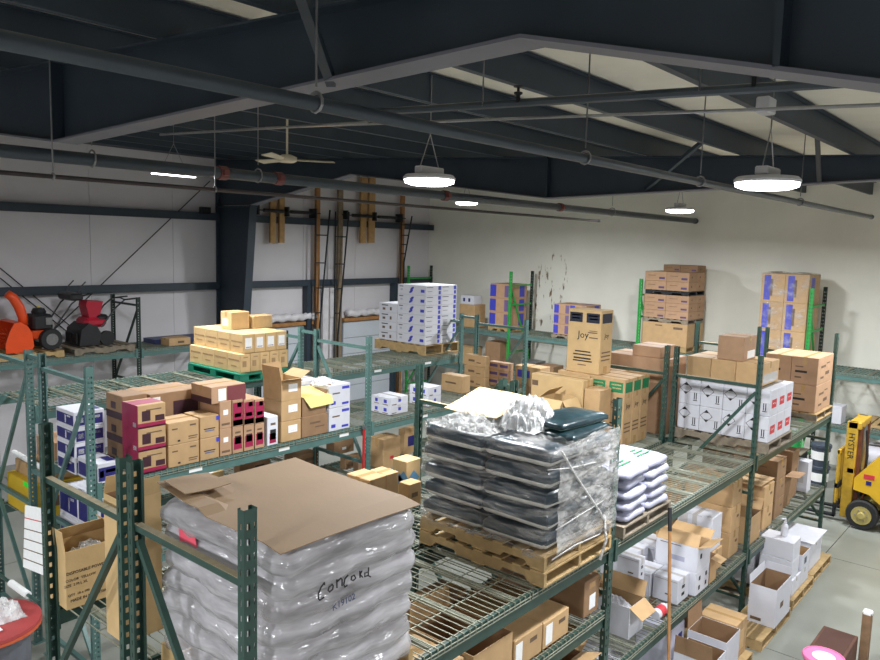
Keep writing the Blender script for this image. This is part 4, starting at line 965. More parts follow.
d=bw(585,0,553,612,306,ZW+.1); d[3]=.75; pallet([d[0]-.03,d[1]-.03,ZW,d[3]+.06,d[4]+.06,.098],WOODG,'dark pallet under the blue-panel cartons near the stained wall')
block(d,1,2,3,CARDP,'tan carton with a blue panel, stack near the stained wall','blue-panel cartons near the stained wall',BPr)
# tall triple stack
d=bw(686,0,641,706,324,ZW+.12); h1=sv(Vector((d[0],d[1],ZW+.12)),EZ,325)
d[3]=.95
pallet([d[0],d[1],ZW,d[3],d[4],.118],WOOD,'lowest pallet of the tall three-tier carton stack')
bp=cbox([d[0],d[1],ZW+.12,d[3],d[4],h1],CARD,'big tan crate-like carton at the bottom of the three-tier stack',None,[('L',.3,.45,.85,.9,INK,'print'),('L',.7,.9,.75,.85,INK,'print'),('R',.45,.6,0,1,mat('dark_strap',lin(60,70,64),.6),'strap')])
SP=[('L',.15,.5,.55,.6,INK,'print'),('L',.66,.92,.2,.42,mat('purple_print',(.1,.06,.15)),'print'),('R',.3,.4,.4,.6,INK,'print')]
z=ZW+.12+h1
pallet([d[0],d[1],z,d[3],d[4],.1],WOODG,'middle dark pallet of the tall three-tier carton stack'); z+=.102
h2=sv(Vector((d[0],d[1],z)),EZ,296.5); block([d[0],d[1],z,d[3],d[4],h2],2,2,3,CARDP,'flat tan carton with purple print in the middle tier','flat cartons of the middle tier',SP); z+=h2
pallet([d[0],d[1]+.03,z,d[3],d[4]-.06,.1],DMET,'upper black pallet of the tall three-tier carton stack'); z+=.102
h3_=sv(Vector((d[0],d[1],z)),EZ,273); block([d[0],d[1]+.03,z,d[3],d[4]-.03,h3_],2,2,2,CARDP,'flat tan carton with purple print in the upper tier','flat cartons of the upper tier',SP); z+=h3_
block([d[0]+.45,d[1]+.03,z,d[3]-.45,d[4]*.75,.16],1,2,1,CARDD,'flat brown carton topmost at the back of the three-tier stack','topmost flat cartons',SP)
# wrapped pile
d=bw(803,0,756,824,275,ZW+.12); d[3]=.85; d[1]=max(d[1],4.24); d[4]=min(d[4],.95)
pallet([d[0]-.0,d[1],ZW,d[3],d[4],.118],WOODG,'pallet under the film-wrapped blue-panel cartons at the green posts')
block(d,1,2,3,CARD,'tan carton with blue panels inside the clear wrap at the green posts','film-wrapped blue-panel cartons',[('L',.12,.4,.06,.94,BLUE,'blue_panel'),('L',.38,.5,.2,.8,INK,'print'),('R',.2,.5,.1,.9,BLUE,'blue_panel')])
F3=film_mat('thin_clear_film',lin(214,214,216),.05,.6,2.4,(1,1.5,2),.08,.9,(.5,.75))
f3=film_shell(d[0]-.02,d[1]-.02,ZW+.1,d[3]+.04,d[4]+.04,d[5]+.03,6,.008,F3,5,.3); tag(f3,'clear stretch film around the blue-panel cartons at the green posts','stretch film')
cbox([16.62,2.15,ZW,.6,.62,.3],CARDP,'tan carton at the far right end of the back-wall rack',None)
# lower things along the back wall
ZX=ZWL+.007
P=Vector((16.6,0,ZX))
for (u,w_,dx,h,m,lb,pn) in ((436,.6,.5,.5,CARDD,'brown carton in the corner on the lower wall-rack deck',[]),(470,.7,.5,.5,CARD,'tan carton on the lower wall-rack deck behind the white load',[]),(498,.5,.5,.75,CARDD,'dark brown carton on the lower wall-rack deck below the blue-panel stack',[]),(534,.45,.5,.35,METAL,'grey metal case on the lower wall-rack deck',[]),(552,.5,.5,.3,CARDD,'low brown carton on the lower wall-rack deck near the stained wall',[]),(617,.42,.5,.84,CARDD,'brown carton with a white label on the lower wall-rack deck',[('L',.1,.3,.62,.88,PAPER,'label')]),(840,.36,.4,.36,WHITE,'white carton with a dark mark on the lower wall-rack deck behind the forklift mast',[('L',.1,.5,.7,.9,BLACK,'dark_mark')])):
    P=Vector((16.6,0,ZX)); P.y=su(P,EY,u); cbox([16.65,P.y,ZX,dx,w_,h],m,lb,None,pn)
pallet([16.62,2.05,ZX,.95,1.0,.12],WOOD,'tan pallet on the lower wall-rack deck behind the forklift')
sheet_m=mat('white_sack',lin(200,198,206),.5,0,.08,4,.3,6)
for k,(y,z,lb) in enumerate(((2.6,0,'white sack on the floor behind the forklift mast, lower one'),(2.62,.42,'white sack on the floor behind the forklift mast, upper one'))):
    o=link('white_sack',bag_mesh(.9,1.1,.41,80+k,sheet_m,pw=.5),None,(16.95,y,.22+z)); tag(o,lb,'sack')
# right-hand end near forklift: white carton, pails, sacks
P=Vector((14.4,0,0))
d=bw(842,0,832,848,410,1.38+.8,16.6); 
def pail(x,y,z,h,r,lb,m):
    root=tag(MB().lathe([(r*.86,0),(r,h),(r*1.04,h),(r*1.04,h*.93),(r,h*.93)][:3],m,n=22).obj('pail',None,(x,y,z),smooth=False),lb,'pail')
    MB().lathe([(r*1.07,h-.05),(r*1.07,h),(r*1.0,h+.012),(.02,h+.012)],m,n=22).obj('lid',root); MB().lathe([(r*.96,h*.3),(r*.99,h*.7)],PAPER,n=22).obj('label_band',root)
    return root
# ================================================================== LEFT WALL: DOORS AND FITTINGS
def onwall(u,v,off=.12): return atp(u,v,'Y',YW-off)
def door(n,x0,x1,ztop):
    root=struct(MB().box(x0,YW-.03,0,x1,YW-.005,ztop,mat('door_frame_grey',lin(120,122,128),.6)).obj('door_%d'%n)); k=5; hh=ztop/k
    D=mat('dock_door_white',lin(196,202,210),.5,0,.03,2)
    for i in range(k): MB().box(x0+.02,YW-.075,i*hh+.006,x1-.02,YW-.03,(i+1)*hh-.006,D,.006).obj('door_panel',root)
P1=onwall(258,325); P2=onwall(318,318); P3=onwall(343,316); P4=onwall(400,312)
door(1,P1.x,P2.x-.05,P1.z-.12); door(2,P3.x+.05,P4.x,P1.z-.12)
for n,(xa,xb,lb) in enumerate(((P1.x,P2.x-.02,'beside the steel column'),(P3.x+.02,P4.x,'between the tall timbers'))):
    b=tag(MB().box(xa,YW-.16,P1.z-.1,xb,YW-.01,P1.z+.0,TIMBER,.006).obj('timber_header'),'brown timber door header '+lb,'timber')
    r=MB(); N=24; L=xb-xa-.1
    for k in range(N): pass
    pts=[(xa+.1+(L-.12)*k/N,YW-.15+.01*math.sin(k*2.1),P1.z+.135+.02*math.sin(k*1.3)) for k in range(N+1)]
    tag(r.tube(pts,[.1+.012*math.sin(k*1.9)+random.uniform(-.01,.01) for k in range(N+1)],mat('white_plastic_roll',lin(214,210,214),.35,0,.1,5,.4,9),10).obj('plastic_roll',None,smooth=True),'crumpled white plastic curtain roll on the header '+lb,'plastic curtain')
def timber(u0,v0,u1,v1,w_,dp,lb,m=TIMBER,off=.2,zb=0.):
    A=onwall(u0,v0,off); B=onwall(u1,v1,off); x=(A.x+B.x)/2
    return tag(MB().box(x-w_/2,YW-off-dp/2,zb if zb is not None else B.z,x+w_/2,YW-off+dp/2,A.z,m,.004).obj('timber_post'),lb,'timber')
timber(317,185,317,320,.13,.09,'tall brown timber beside the first dock door',TIMBER)
timber(340,185,339,320,.16,.09,'wide weathered timber between the dock doors',mat('weathered_timber',lin(128,112,92),.8,0,.2,9))
timber(402,190,401,310,.13,.09,'tall brown timber right of the second dock door',TIMBER)
for (u0,u1,lb) in ((272,277.5,'left one of the hanging short timbers by the column'),(281,286,'right one of the hanging short timbers by the column'),(363,367.5,'left one of the hanging short timbers by the second door'),(371,376,'right one of the hanging short timbers by the second door')):
    A=onwall(u0,190,.3); B=onwall(u1,243,.3); tag(MB().box(A.x,YW-.25,B.z,B.x,YW-.17,A.z+.35,mat('raw_lumber',lin(178,140,92),.75,0,.15,9),.004).obj('hanging_timber'),lb,'timber','hanging short timbers')
# torsion springs and shafts over the doors
for n,(ua,va,ub,vb,lb) in enumerate(((256,209,316,214,'over the first dock door'),(345,214,402,219,'over the second dock door'))):
    A=onwall(ua,va,.32); B=onwall(ub,vb,.32); z=(A.z+B.z)/2; root=empty('torsion_shaft',(A.x,YW-.32,z),'black torsion shaft with springs '+lb,'door shaft'); L=B.x-A.x
    MB().tube([(-.1,0,0),(L+.15,0,0)],.016,DMET,8).obj('shaft',root)
    for a,c in ((.12,.44),(.56,.9)):
        pts=[(L*a+(L*(c-a))*i/60,.045*math.cos(i*.9),.045*math.sin(i*.9)) for i in range(61)]
        MB().tube([(L*a,0,0),(L*c,0,0)],.045,DMET,10).obj('spring',root)
    for f in (.02,.5,.98): MB().box(L*f-.03,-.06,-.12,L*f+.03,.2,.12,DMET).obj('bracket',root)
# lift tracks like ladders
for n,(ut,vt,ub,vb,lb) in enumerate(((330,210,319,335,'beside the first dock door'),(349,212,338,335,'between the dock doors'),(412,216,404,262,'right of the second dock door'))):
    A=onwall(ut,vt,.55); B=onwall(ub,vb,.4); root=empty('door_track',(B.x,YW-.2,0),'dark lift track with rungs '+lb,'door track')
    o=Vector((B.x,YW-.2,0)); Bb=Vector((B.x,YW-.4,max(.02,B.z-2.2)))
    MB().tube([A-o,B-o,Bb-o],.025,DMET,6).obj('outer_rail',root); A2=onwall(ut-11,vt-4,.2); MB().tube([Vector((B.x-.12,YW-.38,A.z))-o,Vector((B.x-.12,YW-.38,.1))-o],.022,DMET,6).obj('inner_rail',root)
    for f in (.2,.42,.62,.82): 
        p=A.lerp(B,f); MB().tube([p-o,Vector((B.x-.12,YW-.38,p.z))-o],.016,DMET,6).obj('rung',root)
struct(MB().box(onwall(308,300).x-.1,YW-.22,0,onwall(308,300).x+.06,YW-.02,3.4,STEEL).obj('trim_90')); struct(MB().box(onwall(392,300).x,YW-.22,0,onwall(392,300).x+.12,YW-.02,3.4,STEEL).obj('trim_91'))
crumple('insulation_curtain',None,.3,.02,.01,WALL,(onwall(327,300).x,YW-.2,2.2),3,4) if False else None
cv=tag(MB().box(onwall(323,290).x,YW-.13,0.0,onwall(334,290).x,YW-.06,3.3,mat('white_plastic_roll',(.6,.6,.6))).obj('plastic_strip'),'hanging white plastic strip between the dock doors','plastic curtain')
# small electric box on upper girt
P=onwall(205,211,.25); tag(MB().box(-.13,-.05,-.07,.13,.05,.09,DMET,.01).obj('wall_box',None,(P.x,P.y,P.z)),'small dark box on the upper girt by the steel column','box')
# ================================================================== SNOW BLOWERS on the left-wall rack
ZN=2.277
pallet([4.55,14.45,ZN,1.55,1.05,.13],WOOD,'tan wooden pallet under the orange snow blower',along='X')
pallet([6.28,14.42,ZN,1.2,1.1,.13],WOODG,'grey and blue pallet under the red snow blower',along='X',mb=WOODG)
ORA=mat('orange_paint',lin(238,84,34),.35,0,.05,6); REDP=mat('red_plastic',lin(176,24,50),.4,0,.08,6); BLK=mat('black_plastic',lin(34,34,38),.45,0,.1,8)
def wheel(b,c,r,w_,m,hub,ax='X'):
    b.lathe([(r*.55,-w_/2),(r*.95,-w_/2),(r,-w_*.3),(r,w_*.3),(r*.95,w_/2),(r*.55,w_/2)],m,c,26,ax)
zp=ZN+.132
# orange two-stage: auger toward -X, handles toward +X ; local frame rotated
root=empty('snow_blower',(5.92,14.95,zp),'orange two-stage snow blower with tall discharge chute','snow blower',rz=0)
# auger housing: curved shroud across Y
prof=[(-.78,0),(-.36,0),(-.30,.1),(-.32,.34),(-.40,.48),(-.52,.56),(-.62,.54),(-.70,.40),(-.78,.16)]
for y0_,y1_ in ((-.36,-.34),(.34,.36)): MB().prism([(p[0],p[1]) for p in prof],y0_,y1_,ORA,'Y').obj('side_plate',root)
b=MB(); pp=prof[1:7]
for (a,c) in zip(pp[:-1],pp[1:]): b.poly([(a[0],-.35,a[1]),(c[0],-.35,c[1]),(c[0],.35,c[1]),(a[0],.35,a[1]),(a[0]+.01,-.35,a[1]),(c[0]+.01,-.35,c[1]),(c[0]+.01,.35,c[1]),(a[0]+.01,.35,a[1])],ORA,[(0,1,2,3),(7,6,5,4)])
b.obj('auger_housing',root)
b=MB()
for k in range(60):
    a=k*.42; y=-.32+.64*k/60; b.bar((-.52,y,.22),(-.52+.19*math.cos(a),y,.22+.19*math.sin(a)),.05,.012,ORA)
b.tube([(-.52,-.33,.22),(-.52,.33,.22)],.02,DMET,8); b.obj('auger',root)
MB().tube([(-.34,0,.46),(-.34,0,.6),(-.40,0,.80),(-.50,0,.98),(-.60,0,1.06)],[.085,.085,.09,.085,.075],ORA,12).obj('chute',root,smooth=True)
MB().box(-.28,-.2,.2,.14,.2,.36,ORA,.02).obj('chassis',root)
e=MB().box(-.24,-.2,.36,.12,.2,.66,BLK,.04).obj('engine',root); MB().lathe([(.12,.66),(.13,.70),(.1,.76),(.04,.78)],DMET,(-.06,0,0),16).obj('recoil_cover',e); MB().box(-.02,-.22,.46,.1,-.2,.6,METAL,.01).obj('muffler',e)
MB().lathe([(.03,.78),(.03,.8)],mat('yellow_sticker',lin(230,200,60),.5),(-.06,0,0),10).obj('fuel_cap',root)
for s in(-1,1):
    b=MB(); wheel(b,(0.02,s*.30,.2),.2,.14,RUB,METAL,'Y'); wo=b.obj('wheel',root,smooth=False); MB().lathe([(.0,-.08),(.11,-.08),(.11,.08),(.0,.08)],METAL,(.02,s*.30,.2),16,'Y').obj('hub',wo)
    MB().tube([(.08,s*.2,.3),(.45,s*.24,.84),(.62,s*.26,.98),(.86,s*.26,1.04)],.016,BLK,8).obj('handlebar',root)
    MB().tube([(.56,s*.26,1.0),(.62,s*.26,1.16),(.72,s*.26,1.26)],.012,BLK,6).obj('lever',root)
MB().box(.42,-.3,.90,.66,.3,1.04,BLK,.03).obj('control_panel',root)
# red single-stage
root=empty('snow_blower',(6.85,14.9,zp),'small red and black single-stage snow blower on the grey pallet','snow blower')
MB().prism([(-.34,.02),(-.02,.02),(.02,.2),(-.05,.33),(-.18,.38),(-.30,.28)],-.27,.27,BLK,'Y').obj('auger_housing',root)
b=MB()
for s in(-.14,0,.14): b.box(-.36,s-.06,.06,-.335,s+.06,.22,RUB,.005)
b.obj('paddle',root)
MB().box(-.2,-.2,.3,.16,.2,.46,REDP,.06).obj('engine_cover',root)
MB().prism([(-.1,.40),(.04,.40),(.12,.72),(-.14,.74),(-.16,.66)],-.14,.14,REDP,'Y').obj('chute',root)
MB().box(.0,-.18,.38,.2,.18,.5,BLK,.05).obj('engine',root)
for s in(-1,1):
    MB().lathe([(.03,-.03),(.12,-.03),(.12,.03),(.03,.03)],RUB,(.12,s*.24,.121),18,'Y').obj('wheel',root)
    MB().tube([(.05,s*.2,.3),(.30,s*.22,.62),(.45,s*.22,.74),(.72,s*.22,.76)],.014,BLK,8).obj('handlebar',root)
MB().tube([(.45,-.22,.74),(.47,0,.76),(.45,.22,.74)],.012,BLK,8).obj('handle_cross_bar',root); root.scale=(1.2,1.2,1.2)
cbox([8.3,14.55,ZN,.5,.35,.16],CARD,'small flat tan carton alone on the left-wall rack',None,[('R',.4,.7,.3,.6,INK,'print')],'x')
cbox([8.2,14.95,ZN,1.5,.5,.1],mat('blue_tarp',lin(48,60,104),.5,0,.2,6),'folded blue tarp lying at the back of the left-wall rack',None,name='folded_tarp')
# ================================================================== LOWER LEVELS OF THE OPEN-AISLE RACK
ZA=1.467; YF=2.93
d=pr(513.5,541.5,YF,ZA,642,.7); cbox(d,CARD,'tan carton with a white side label in the pair on the near low shelf',None,[('R',.05,.28,.1,.85,PAPER,'label'),('R',.55,.8,.6,.75,INK,'print')],'x')
d=pr(542.5,568,YF,ZA,624,.75); cbox(d,CARD,'tan carton with a white label next to the bare shelf wire',None,[('R',.1,.35,.12,.85,PAPER,'label'),('R',.6,.85,.6,.75,INK,'print')],'x')
d=pr(472,511,YF,ZA,652,.6); d[5]*=.9; open_box(d,CARD,'tan carton with a raised rounded flap at the low near shelf',None,(0,0,0,1),(0,0,0,85),fl=.35)
cbox([3.2,3.0,ZA,.7,.6,.3],CARD,'tan carton lying under the bare deck beside the Concord load',None,tape='x')
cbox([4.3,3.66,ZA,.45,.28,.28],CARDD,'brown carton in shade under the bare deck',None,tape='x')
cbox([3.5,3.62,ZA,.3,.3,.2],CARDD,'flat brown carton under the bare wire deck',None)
d=pb(604,607,ZA,570,616,572); d=[5.46,2.95,ZA,.26,.9,d[5]]; cbox(d,CARDD,'long brown carton with a white label at the end of the near low shelf',None,[('R',.35,.75,.15,.55,PAPER,'label'),('R',.3,.7,.75,.9,TAPE,'tape')])
# second bay, shelf at .83
ZS=Z1+.007
HZ=[('diamond','R',.5,.62,.05),('R',.1,.9,.86,.875,INK,'print'),('L',.05,.95,.86,.87,INK,'print'),('L',.5,.8,.25,.32,INK,'print')]
arr=[('R',.35,.6,.55,.68,BLACK,'arrow_print'),('R',.35,.6,.25,.38,BLACK,'arrow_print'),('L',.05,.95,.88,.892,INK,'print'),('L',.5,.75,.3,.36,INK,'print')]
d=pb(637,606,ZS,615,643,560); block(d,1,1,2,WHITE,'white carton in the two-high narrow stack by the rack post','white cartons stacked narrow by the rack post',arr,'y',CTAPE)
d=pb(677,605.5,ZS,652,688,581); d[3]=min(d[3],.30); cbox(d,WHITE,'white carton with arrows and grey tape at the shelf edge',None,arr,'y',CTAPE); w3=d
cbox([w3[0]-.02,w3[1]+w3[4]+.02,ZS,.32,.3,w3[5]*.95],WHITE,'white carton tucked behind the taped white carton at the shelf edge',None,arr,'y',CTAPE)
hol=[('R',.2,.32,.6,.78,BLACK,'hand_hole'),('R',.2,.32,.2,.38,BLACK,'hand_hole'),('R',.7,.82,.6,.78,BLACK,'hand_hole'),('R',.7,.82,.2,.38,BLACK,'hand_hole')]
d4=pb(695,597,ZS,680,708,573.6); d4[0]=max(d4[0],w3[0]+w3[3]+.01); d4[4]=.5; cbox(d4,WHITE,'white carton with punched holes under the opened white carton',None,hol)
h4=sv(Vector((d4[0],d4[1],ZS+d4[5])),EZ,549)
open_box([d4[0],d4[1],ZS+d4[5],d4[3],.48,h4],WHITE,'opened white carton with brown flaps on top of the punched carton',None,(1,1,1,1),(130,25,20,75),[('L',.3,.7,.3,.5,mat('pale_grey_print',(.5,.5,.5)),'print'),('L',.1,.6,.9,.93,INK,'print'),('R',.2,.32,.5,.7,BLACK,'hand_hole')],CARD,fl=.4,fm=CARD)
P=Vector((8.0,3.5,ZS)); h5=sv(P,EZ,546)
cbox([7.66,3.53,ZS,.34,.42,h5],WHITE,'tall white carton with a hazard diamond at the back of the low shelf',None,[('diamond','R',.6,.6,.07),('L',.05,.95,.9,.91,INK,'print')],'y',CTAPE)
cbox([8.03,3.45,ZS,.38,.48,h5*.97],WHITE,'white carton beside the tall hazard-diamond carton',None,arr,'y',CTAPE)
cbox([8.5,2.98,ZS,.36,.45,.262],CARD,'tan carton under the white carton with broad grey tape',None,tape='y')
w5=pb(712,553,1.1,690,717,519); cbox([8.52,3.0,1.1,.32,.42,w5[5]],WHITE,'white carton with broad grey tape beside the brown cartons',None,[('L',.05,.3,.5,1,CTAPE,'tape'),('L',.3,.7,.985,1,CTAPE,'tape')],'x',CTAPE)
open_box([8.27,2.9,ZS,.2,.32,.3],CARD,'open tan carton with torn flaps beside the white carton with broad tape',None,(1,0,1,0),(60,20,-15,60),fl=.6)
# white carton cut open and white bottle at near shelf edge
d=pb(628,640,ZS,606,640,612); open_box([d[0],d[1],ZS,.32,.5,.32],WHITE,'cut-open white carton with one tan flap at the near end of the shelf',None,(0,1,1,1),(0,60,-35,70),[],CARD,fl=.5,fill=WHITE,fm=CARD)
P=atp(655,616,'Z',ZS+.05); bt=tag(MB().lathe([(.05,0),(.055,.02),(.055,.22),(.02,.26),(.02,.3)],WHITE,(0,0,0),16,'X').obj('bottle',None,(P.x,P.y,ZS+.058)),'white bottle with red print lying on the shelf wire','bottle'); MB().lathe([(.0565,.06),(.0565,.17)],RED,(0,0,0),16,'X').obj('label_band',bt)
# brown cartons, right part of second bay
bc=[('R',.6,.8,.5,.6,INK,'print'),('L',.3,.7,.6,.64,INK,'print')]
x1=d4[0]+.95
for (x,y,dx,dy,h,m,lb,pr_) in ((x1,3.0,.42,.5,.42,CARD,'brown carton with a yellow tag under the deck, upper one',1),):
    pass
d=pb(735,552,ZS,716,747,478); d=[9.13,2.99,ZS,.34,.6,d[5]]
block(d,1,1,3,CARD,'tan carton in the high stack against the middle post','tan cartons stacked at the middle post',bc,'y')
block([d[0]-.24,d[1]+.62,ZS,.5,.36,.78],1,1,2,CARD,'tan carton with a yellow tag behind the high stack','tan cartons with yellow tag',[('L',.2,.45,.35,.7,mat('yellow_tag',lin(226,232,60),.6),'yellow_tag'),('L',.55,.7,.5,.62,INK,'print')],'y')
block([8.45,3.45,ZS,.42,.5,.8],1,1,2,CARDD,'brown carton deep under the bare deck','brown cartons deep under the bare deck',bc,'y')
# third bay
x3=9.75
open_box([x3+.0,2.95,ZS,.42,.5,.36],CARD,'open tan carton just past the middle post on the low shelf',None,(1,1,0,0),(60,40,0,70),[],CARDD,fl=.45)
cbox([x3+.02,2.98,ZS+.36,.36,.42,.52],CARDP,'upright tan carton standing on the open one past the middle post',None,bc) if False else None
cbox([x3+.05,3.56,ZS,.4,.4,.8],CARDP,'upright tan carton behind the open one past the middle post',None,bc,'y')
block([x3+.62,2.98,ZS,.42,.48,.62],1,1,2,CARD,'tan carton in the two-high pair on the third bay low shelf','tan cartons two high on the third bay shelf',bc,'y')
block([x3+1.2,3.0,ZS,.42,.48,.85],1,1,3,CARDD,'brown carton in the three-high pile on the third bay low shelf','brown cartons three high on the third bay shelf',bc,'y')
open_box([x3+1.75,3.05,ZS,.4,.45,.5],CARDD,'open brown carton with a lit flap near the end post',None,(1,0,1,0),(60,30,5,60),fl=.5)
cbox([x3+2.3,3.1,ZS,.35,.4,.75],CARDD,'tall brown carton by the end post of the low shelf',None,bc)
cbox([x3+1.0,3.55,ZS,1.2,.45,1.0],CARDD,'big dark carton at the back of the third bay low shelf',None,tape='x')
cbox([x3+2.85,3.0,ZS+.0,.22,.3,.5],WHITE,'white and grey carton at the end of the low shelf',None,[('L',.2,.8,.3,.5,CTAPE,'print')])
sheet('cardboard_sheet',[x3+.5,3.0,ZS+.64,.6,.42],CARD,'tan cardboard lid lying on the two-high cartons','cardboard sheet',6,.008,6,None)
# pails behind the end (rear row low level / back aisle)
PAILB=mat('dark_pail',lin(64,72,86),.4,0,.1,8); PG=mat('green_bottle',lin(40,150,80),.4,0,.1,8)
stand=tag(MB().box(15.85,3.95,0,16.4,4.5,.6,mat('dark_crate',lin(52,56,60),.6)).box(15.82,3.92,.6,16.43,4.53,.625,WOODG).obj('dark_crate'),'dark crate carrying the green jug beyond the rack end','crate')
pail(16.05,3.62,0,.42,.18,'dark grey pail with a pale label, lower one of two',PAILB); pail(16.05,3.62,.435,.42,.18,'dark grey pail with a pale label, stacked upper one',PAILB)
gb=tag(MB().lathe([(.11,0),(.12,.02),(.12,.3),(.05,.38),(.05,.42)],PG,n=16).obj('green_jug',None,(16.1,4.15,.627)),'green jug beside the stacked dark pails','jug'); MB().lathe([(.055,.41),(.055,.46),(.02,.465)],WHITE,n=12).obj('cap',gb)
# ================================================================== FLOOR LEVEL ALONG THE AISLE
def fl_pal(x,y,dx,dy,lb,m=WOOD): return pallet([x,y,0,dx,dy,.13],m,lb)
fl_pal(10.1,2.45,1.0,1.05,'tan floor pallet under the two white cartons with the pump bottle')
fl_pal(11.12,2.47,1.0,1.0,'tan floor pallet at the aisle under the broad white carton')
fl_pal(8.75,2.42,1.15,.44,'narrow tan floor pallet at the aisle beneath the open white carton')
fl_pal(7.3,2.42,1.15,.95,'tan floor pallet under the open cartons with brown insides')
zf=.132
GW=[('L',.0,1,.995,1,INK,'edge')]
d=pb(774,629,zf,747,789.5,591); open_box([d[0],d[1],zf,min(d[3],.6),min(d[4],.5),d[5]],WHITE,'open white carton with brown inside standing on the pallet edge',None,(0,1,0,1),(0,88,0,80),[('L',.1,.5,.08,.16,INK,'print'),('R',.3,.5,.4,.55,INK,'print')],CARDD,fl=.3)
xw,yw=10.2,2.5
block([xw,yw,zf,.78,.45,.22],2,1,1,WHITE,'white carton of the bottom row on the far floor pallet','white cartons of the bottom row on the far floor pallet',(),'y',CTAPE)
block([xw+.0,yw+.02,zf+.222,.33,.42,.5],1,1,2,WHITE,'plain white carton in the two-high column with a pump bottle','plain white cartons under the pump bottle',())
block([xw,yw+.5,zf,.42,.42,.74],1,1,3,WHITE,'white carton in shade beneath the rack beam, three high','white cartons in shade beneath the rack beam',())
bt=tag(MB().lathe([(.04,0),(.045,.01),(.045,.13),(.03,.16),(.018,.165),(.018,.19)],WHITE,n=16).obj('pump_bottle',None,(xw+.2,yw+.2,zf+.7225)),'white pump bottle on top of the two white cartons','bottle'); MB().tube([(0,0,.18),(0,0,.235),(-.06,.03,.24)],.012,WHITE,8).obj('pump',bt)
open_box([xw+.4,yw+.0,zf+.222,.36,.42,.22],WHITE,'opened white carton with lifted lid at the aisle',None,(0,0,0,1),(15,0,0,60),[('R',.3,.6,.3,.7,mat('grey_print',lin(90,96,110),.6),'print')],CARD,fl=.6)
cbox([11.2,yw+.05,zf,.62,.55,.42],WHITE,'broad white carton at the far end of the floor pallets',None,[('L',.4,.6,.6,.75,BLACK,'hand_hole')],'y',CTAPE)
sheet('foam_sheet',[11.15,yw,zf+.424,.72,.62],WHITE,'white foam sheet over the broad white carton','sheet',8,.01,6,None)
# near floor cartons
d=pb(737,650,zf,722,752,605); cbox([8.08,2.5,zf,.35,.42,.42],CARD,'tan carton with a pale round print on the near floor pallet',None,[('R',.25,.75,.2,.75,CARDL,'round_print')],'y')
open_box([7.64,2.45,zf,.4,.42,.42],WHITE,'open white carton with brown inside and raised lid on the near floor pallet',None,(0,0,0,1),(85,0,0,85),[],CARDD,fl=.5,fm=CARDD)
open_box([7.22,2.44,zf,.38,.40,.36],WHITE,'lower open white carton at the near corner of the floor pallet',None,(1,0,0,0),(85,0,0,60),[],CARDD,fl=.5,fm=CARDD)
cbox([7.34,2.92,zf,.34,.4,.5],mat('white_lilac_carton',lin(196,196,212),.5),'tall pale carton with blue print behind the open white cartons',None,[('R',.5,.8,.2,.8,NAVY,'print')])
cbox([8.5,3.2,0.0,.16,.5,.66],CARDP,'slim upright tan carton with round prints under the rack',None,[('L',.2,.8,.3,.7,PAPER,'print')])
open_box([5.1,2.98,ZS,.42,.45,.3],CARD,'open tan carton with a big flap on the lowest near shelf',None,(1,1,1,1),(60,30,20,60),[],CARDD,fl=.5)
open_box([5.6,2.6,.5,.45,.45,.62],CARD,'open tan carton with flaps below the end of the near shelf',None,(1,1,1,1),(50,30,30,60),[],CARDD,fl=.6) if False else None
cbox([6.05,3.0,0,.6,.6,.6],WHITE,'white carton on the floor under the second bay',None)
# thin wood pole leaning at the rack front
A=atp(675,509,'Y',2.80); B=atp(661,660,'Y',2.62)
P0=Vector((B.x,2.5,0)); A=Vector((A.x,2.85,A.z))
st=tag(MB().tube([(0,0,0.0),(A-P0)*.5+Vector((0,0,0)),(A-P0)],[.016,.017,.016],TIMBER,8).obj('broom_pole',None,tuple(P0)),'thin brown wooden pole leaning on the rack beam','pole'); MB().tube([(A-P0)*.9,(A-P0)],.02,BLK,8).obj('grip',st)
# square timber post and pink pail at the picture's lower right
P=atp(868,612,'Y',1.45)
tp=tag(MB().box(-.045,-.045,0,.045,.045,P.z,mat('old_square_timber',lin(128,100,74),.85,0,.25,8,.3,20),.004).obj('timber_stake',None,(P.x,P.y,0)),'rough square timber stake standing by the pink pail','timber'); MB().box(-.047,-.047,P.z-.03,.047,.047,P.z+.02,PAPER,.012).obj('taped_tip',tp)

# pink-lidded pail and a brown board beside the stake
PKM=mat('pink_lid',lin(232,120,170),.45,0,.08,6); P=atp(824,655,'Z',.5)
pk=tag(MB().lathe([(.17,0),(.185,.46),(.185,.47)],mat('pink_pail',lin(200,84,130),.45,0,.08,6),n=26).obj('pail',None,(P.x,P.y,0)),'pail with a pink lid and white centre beside the timber stake','pail')
MB().lathe([(.2,.45),(.205,.47),(.2,.49),(.19,.492),(.185,.482),(.05,.482)],PKM,n=30).obj('lid',pk); MB().lathe([(.11,.4825),(.11,.4845)],PAPER,n=24).obj('lid_label',pk)
bd=tag(MB().box(0,0,0,.6,.35,.42,mat('dark_brown_board',lin(96,62,48),.8,0,.2,8),.006).obj('brown_crate',None,(P.x+.25,P.y-.15,0)),'dark brown crate behind the pink-lidded pail','crate'); MB().box(.03,.03,.42,.57,.32,.424,mat('dark_brown_board2',lin(80,50,40),.8)).obj('crate_top',bd)
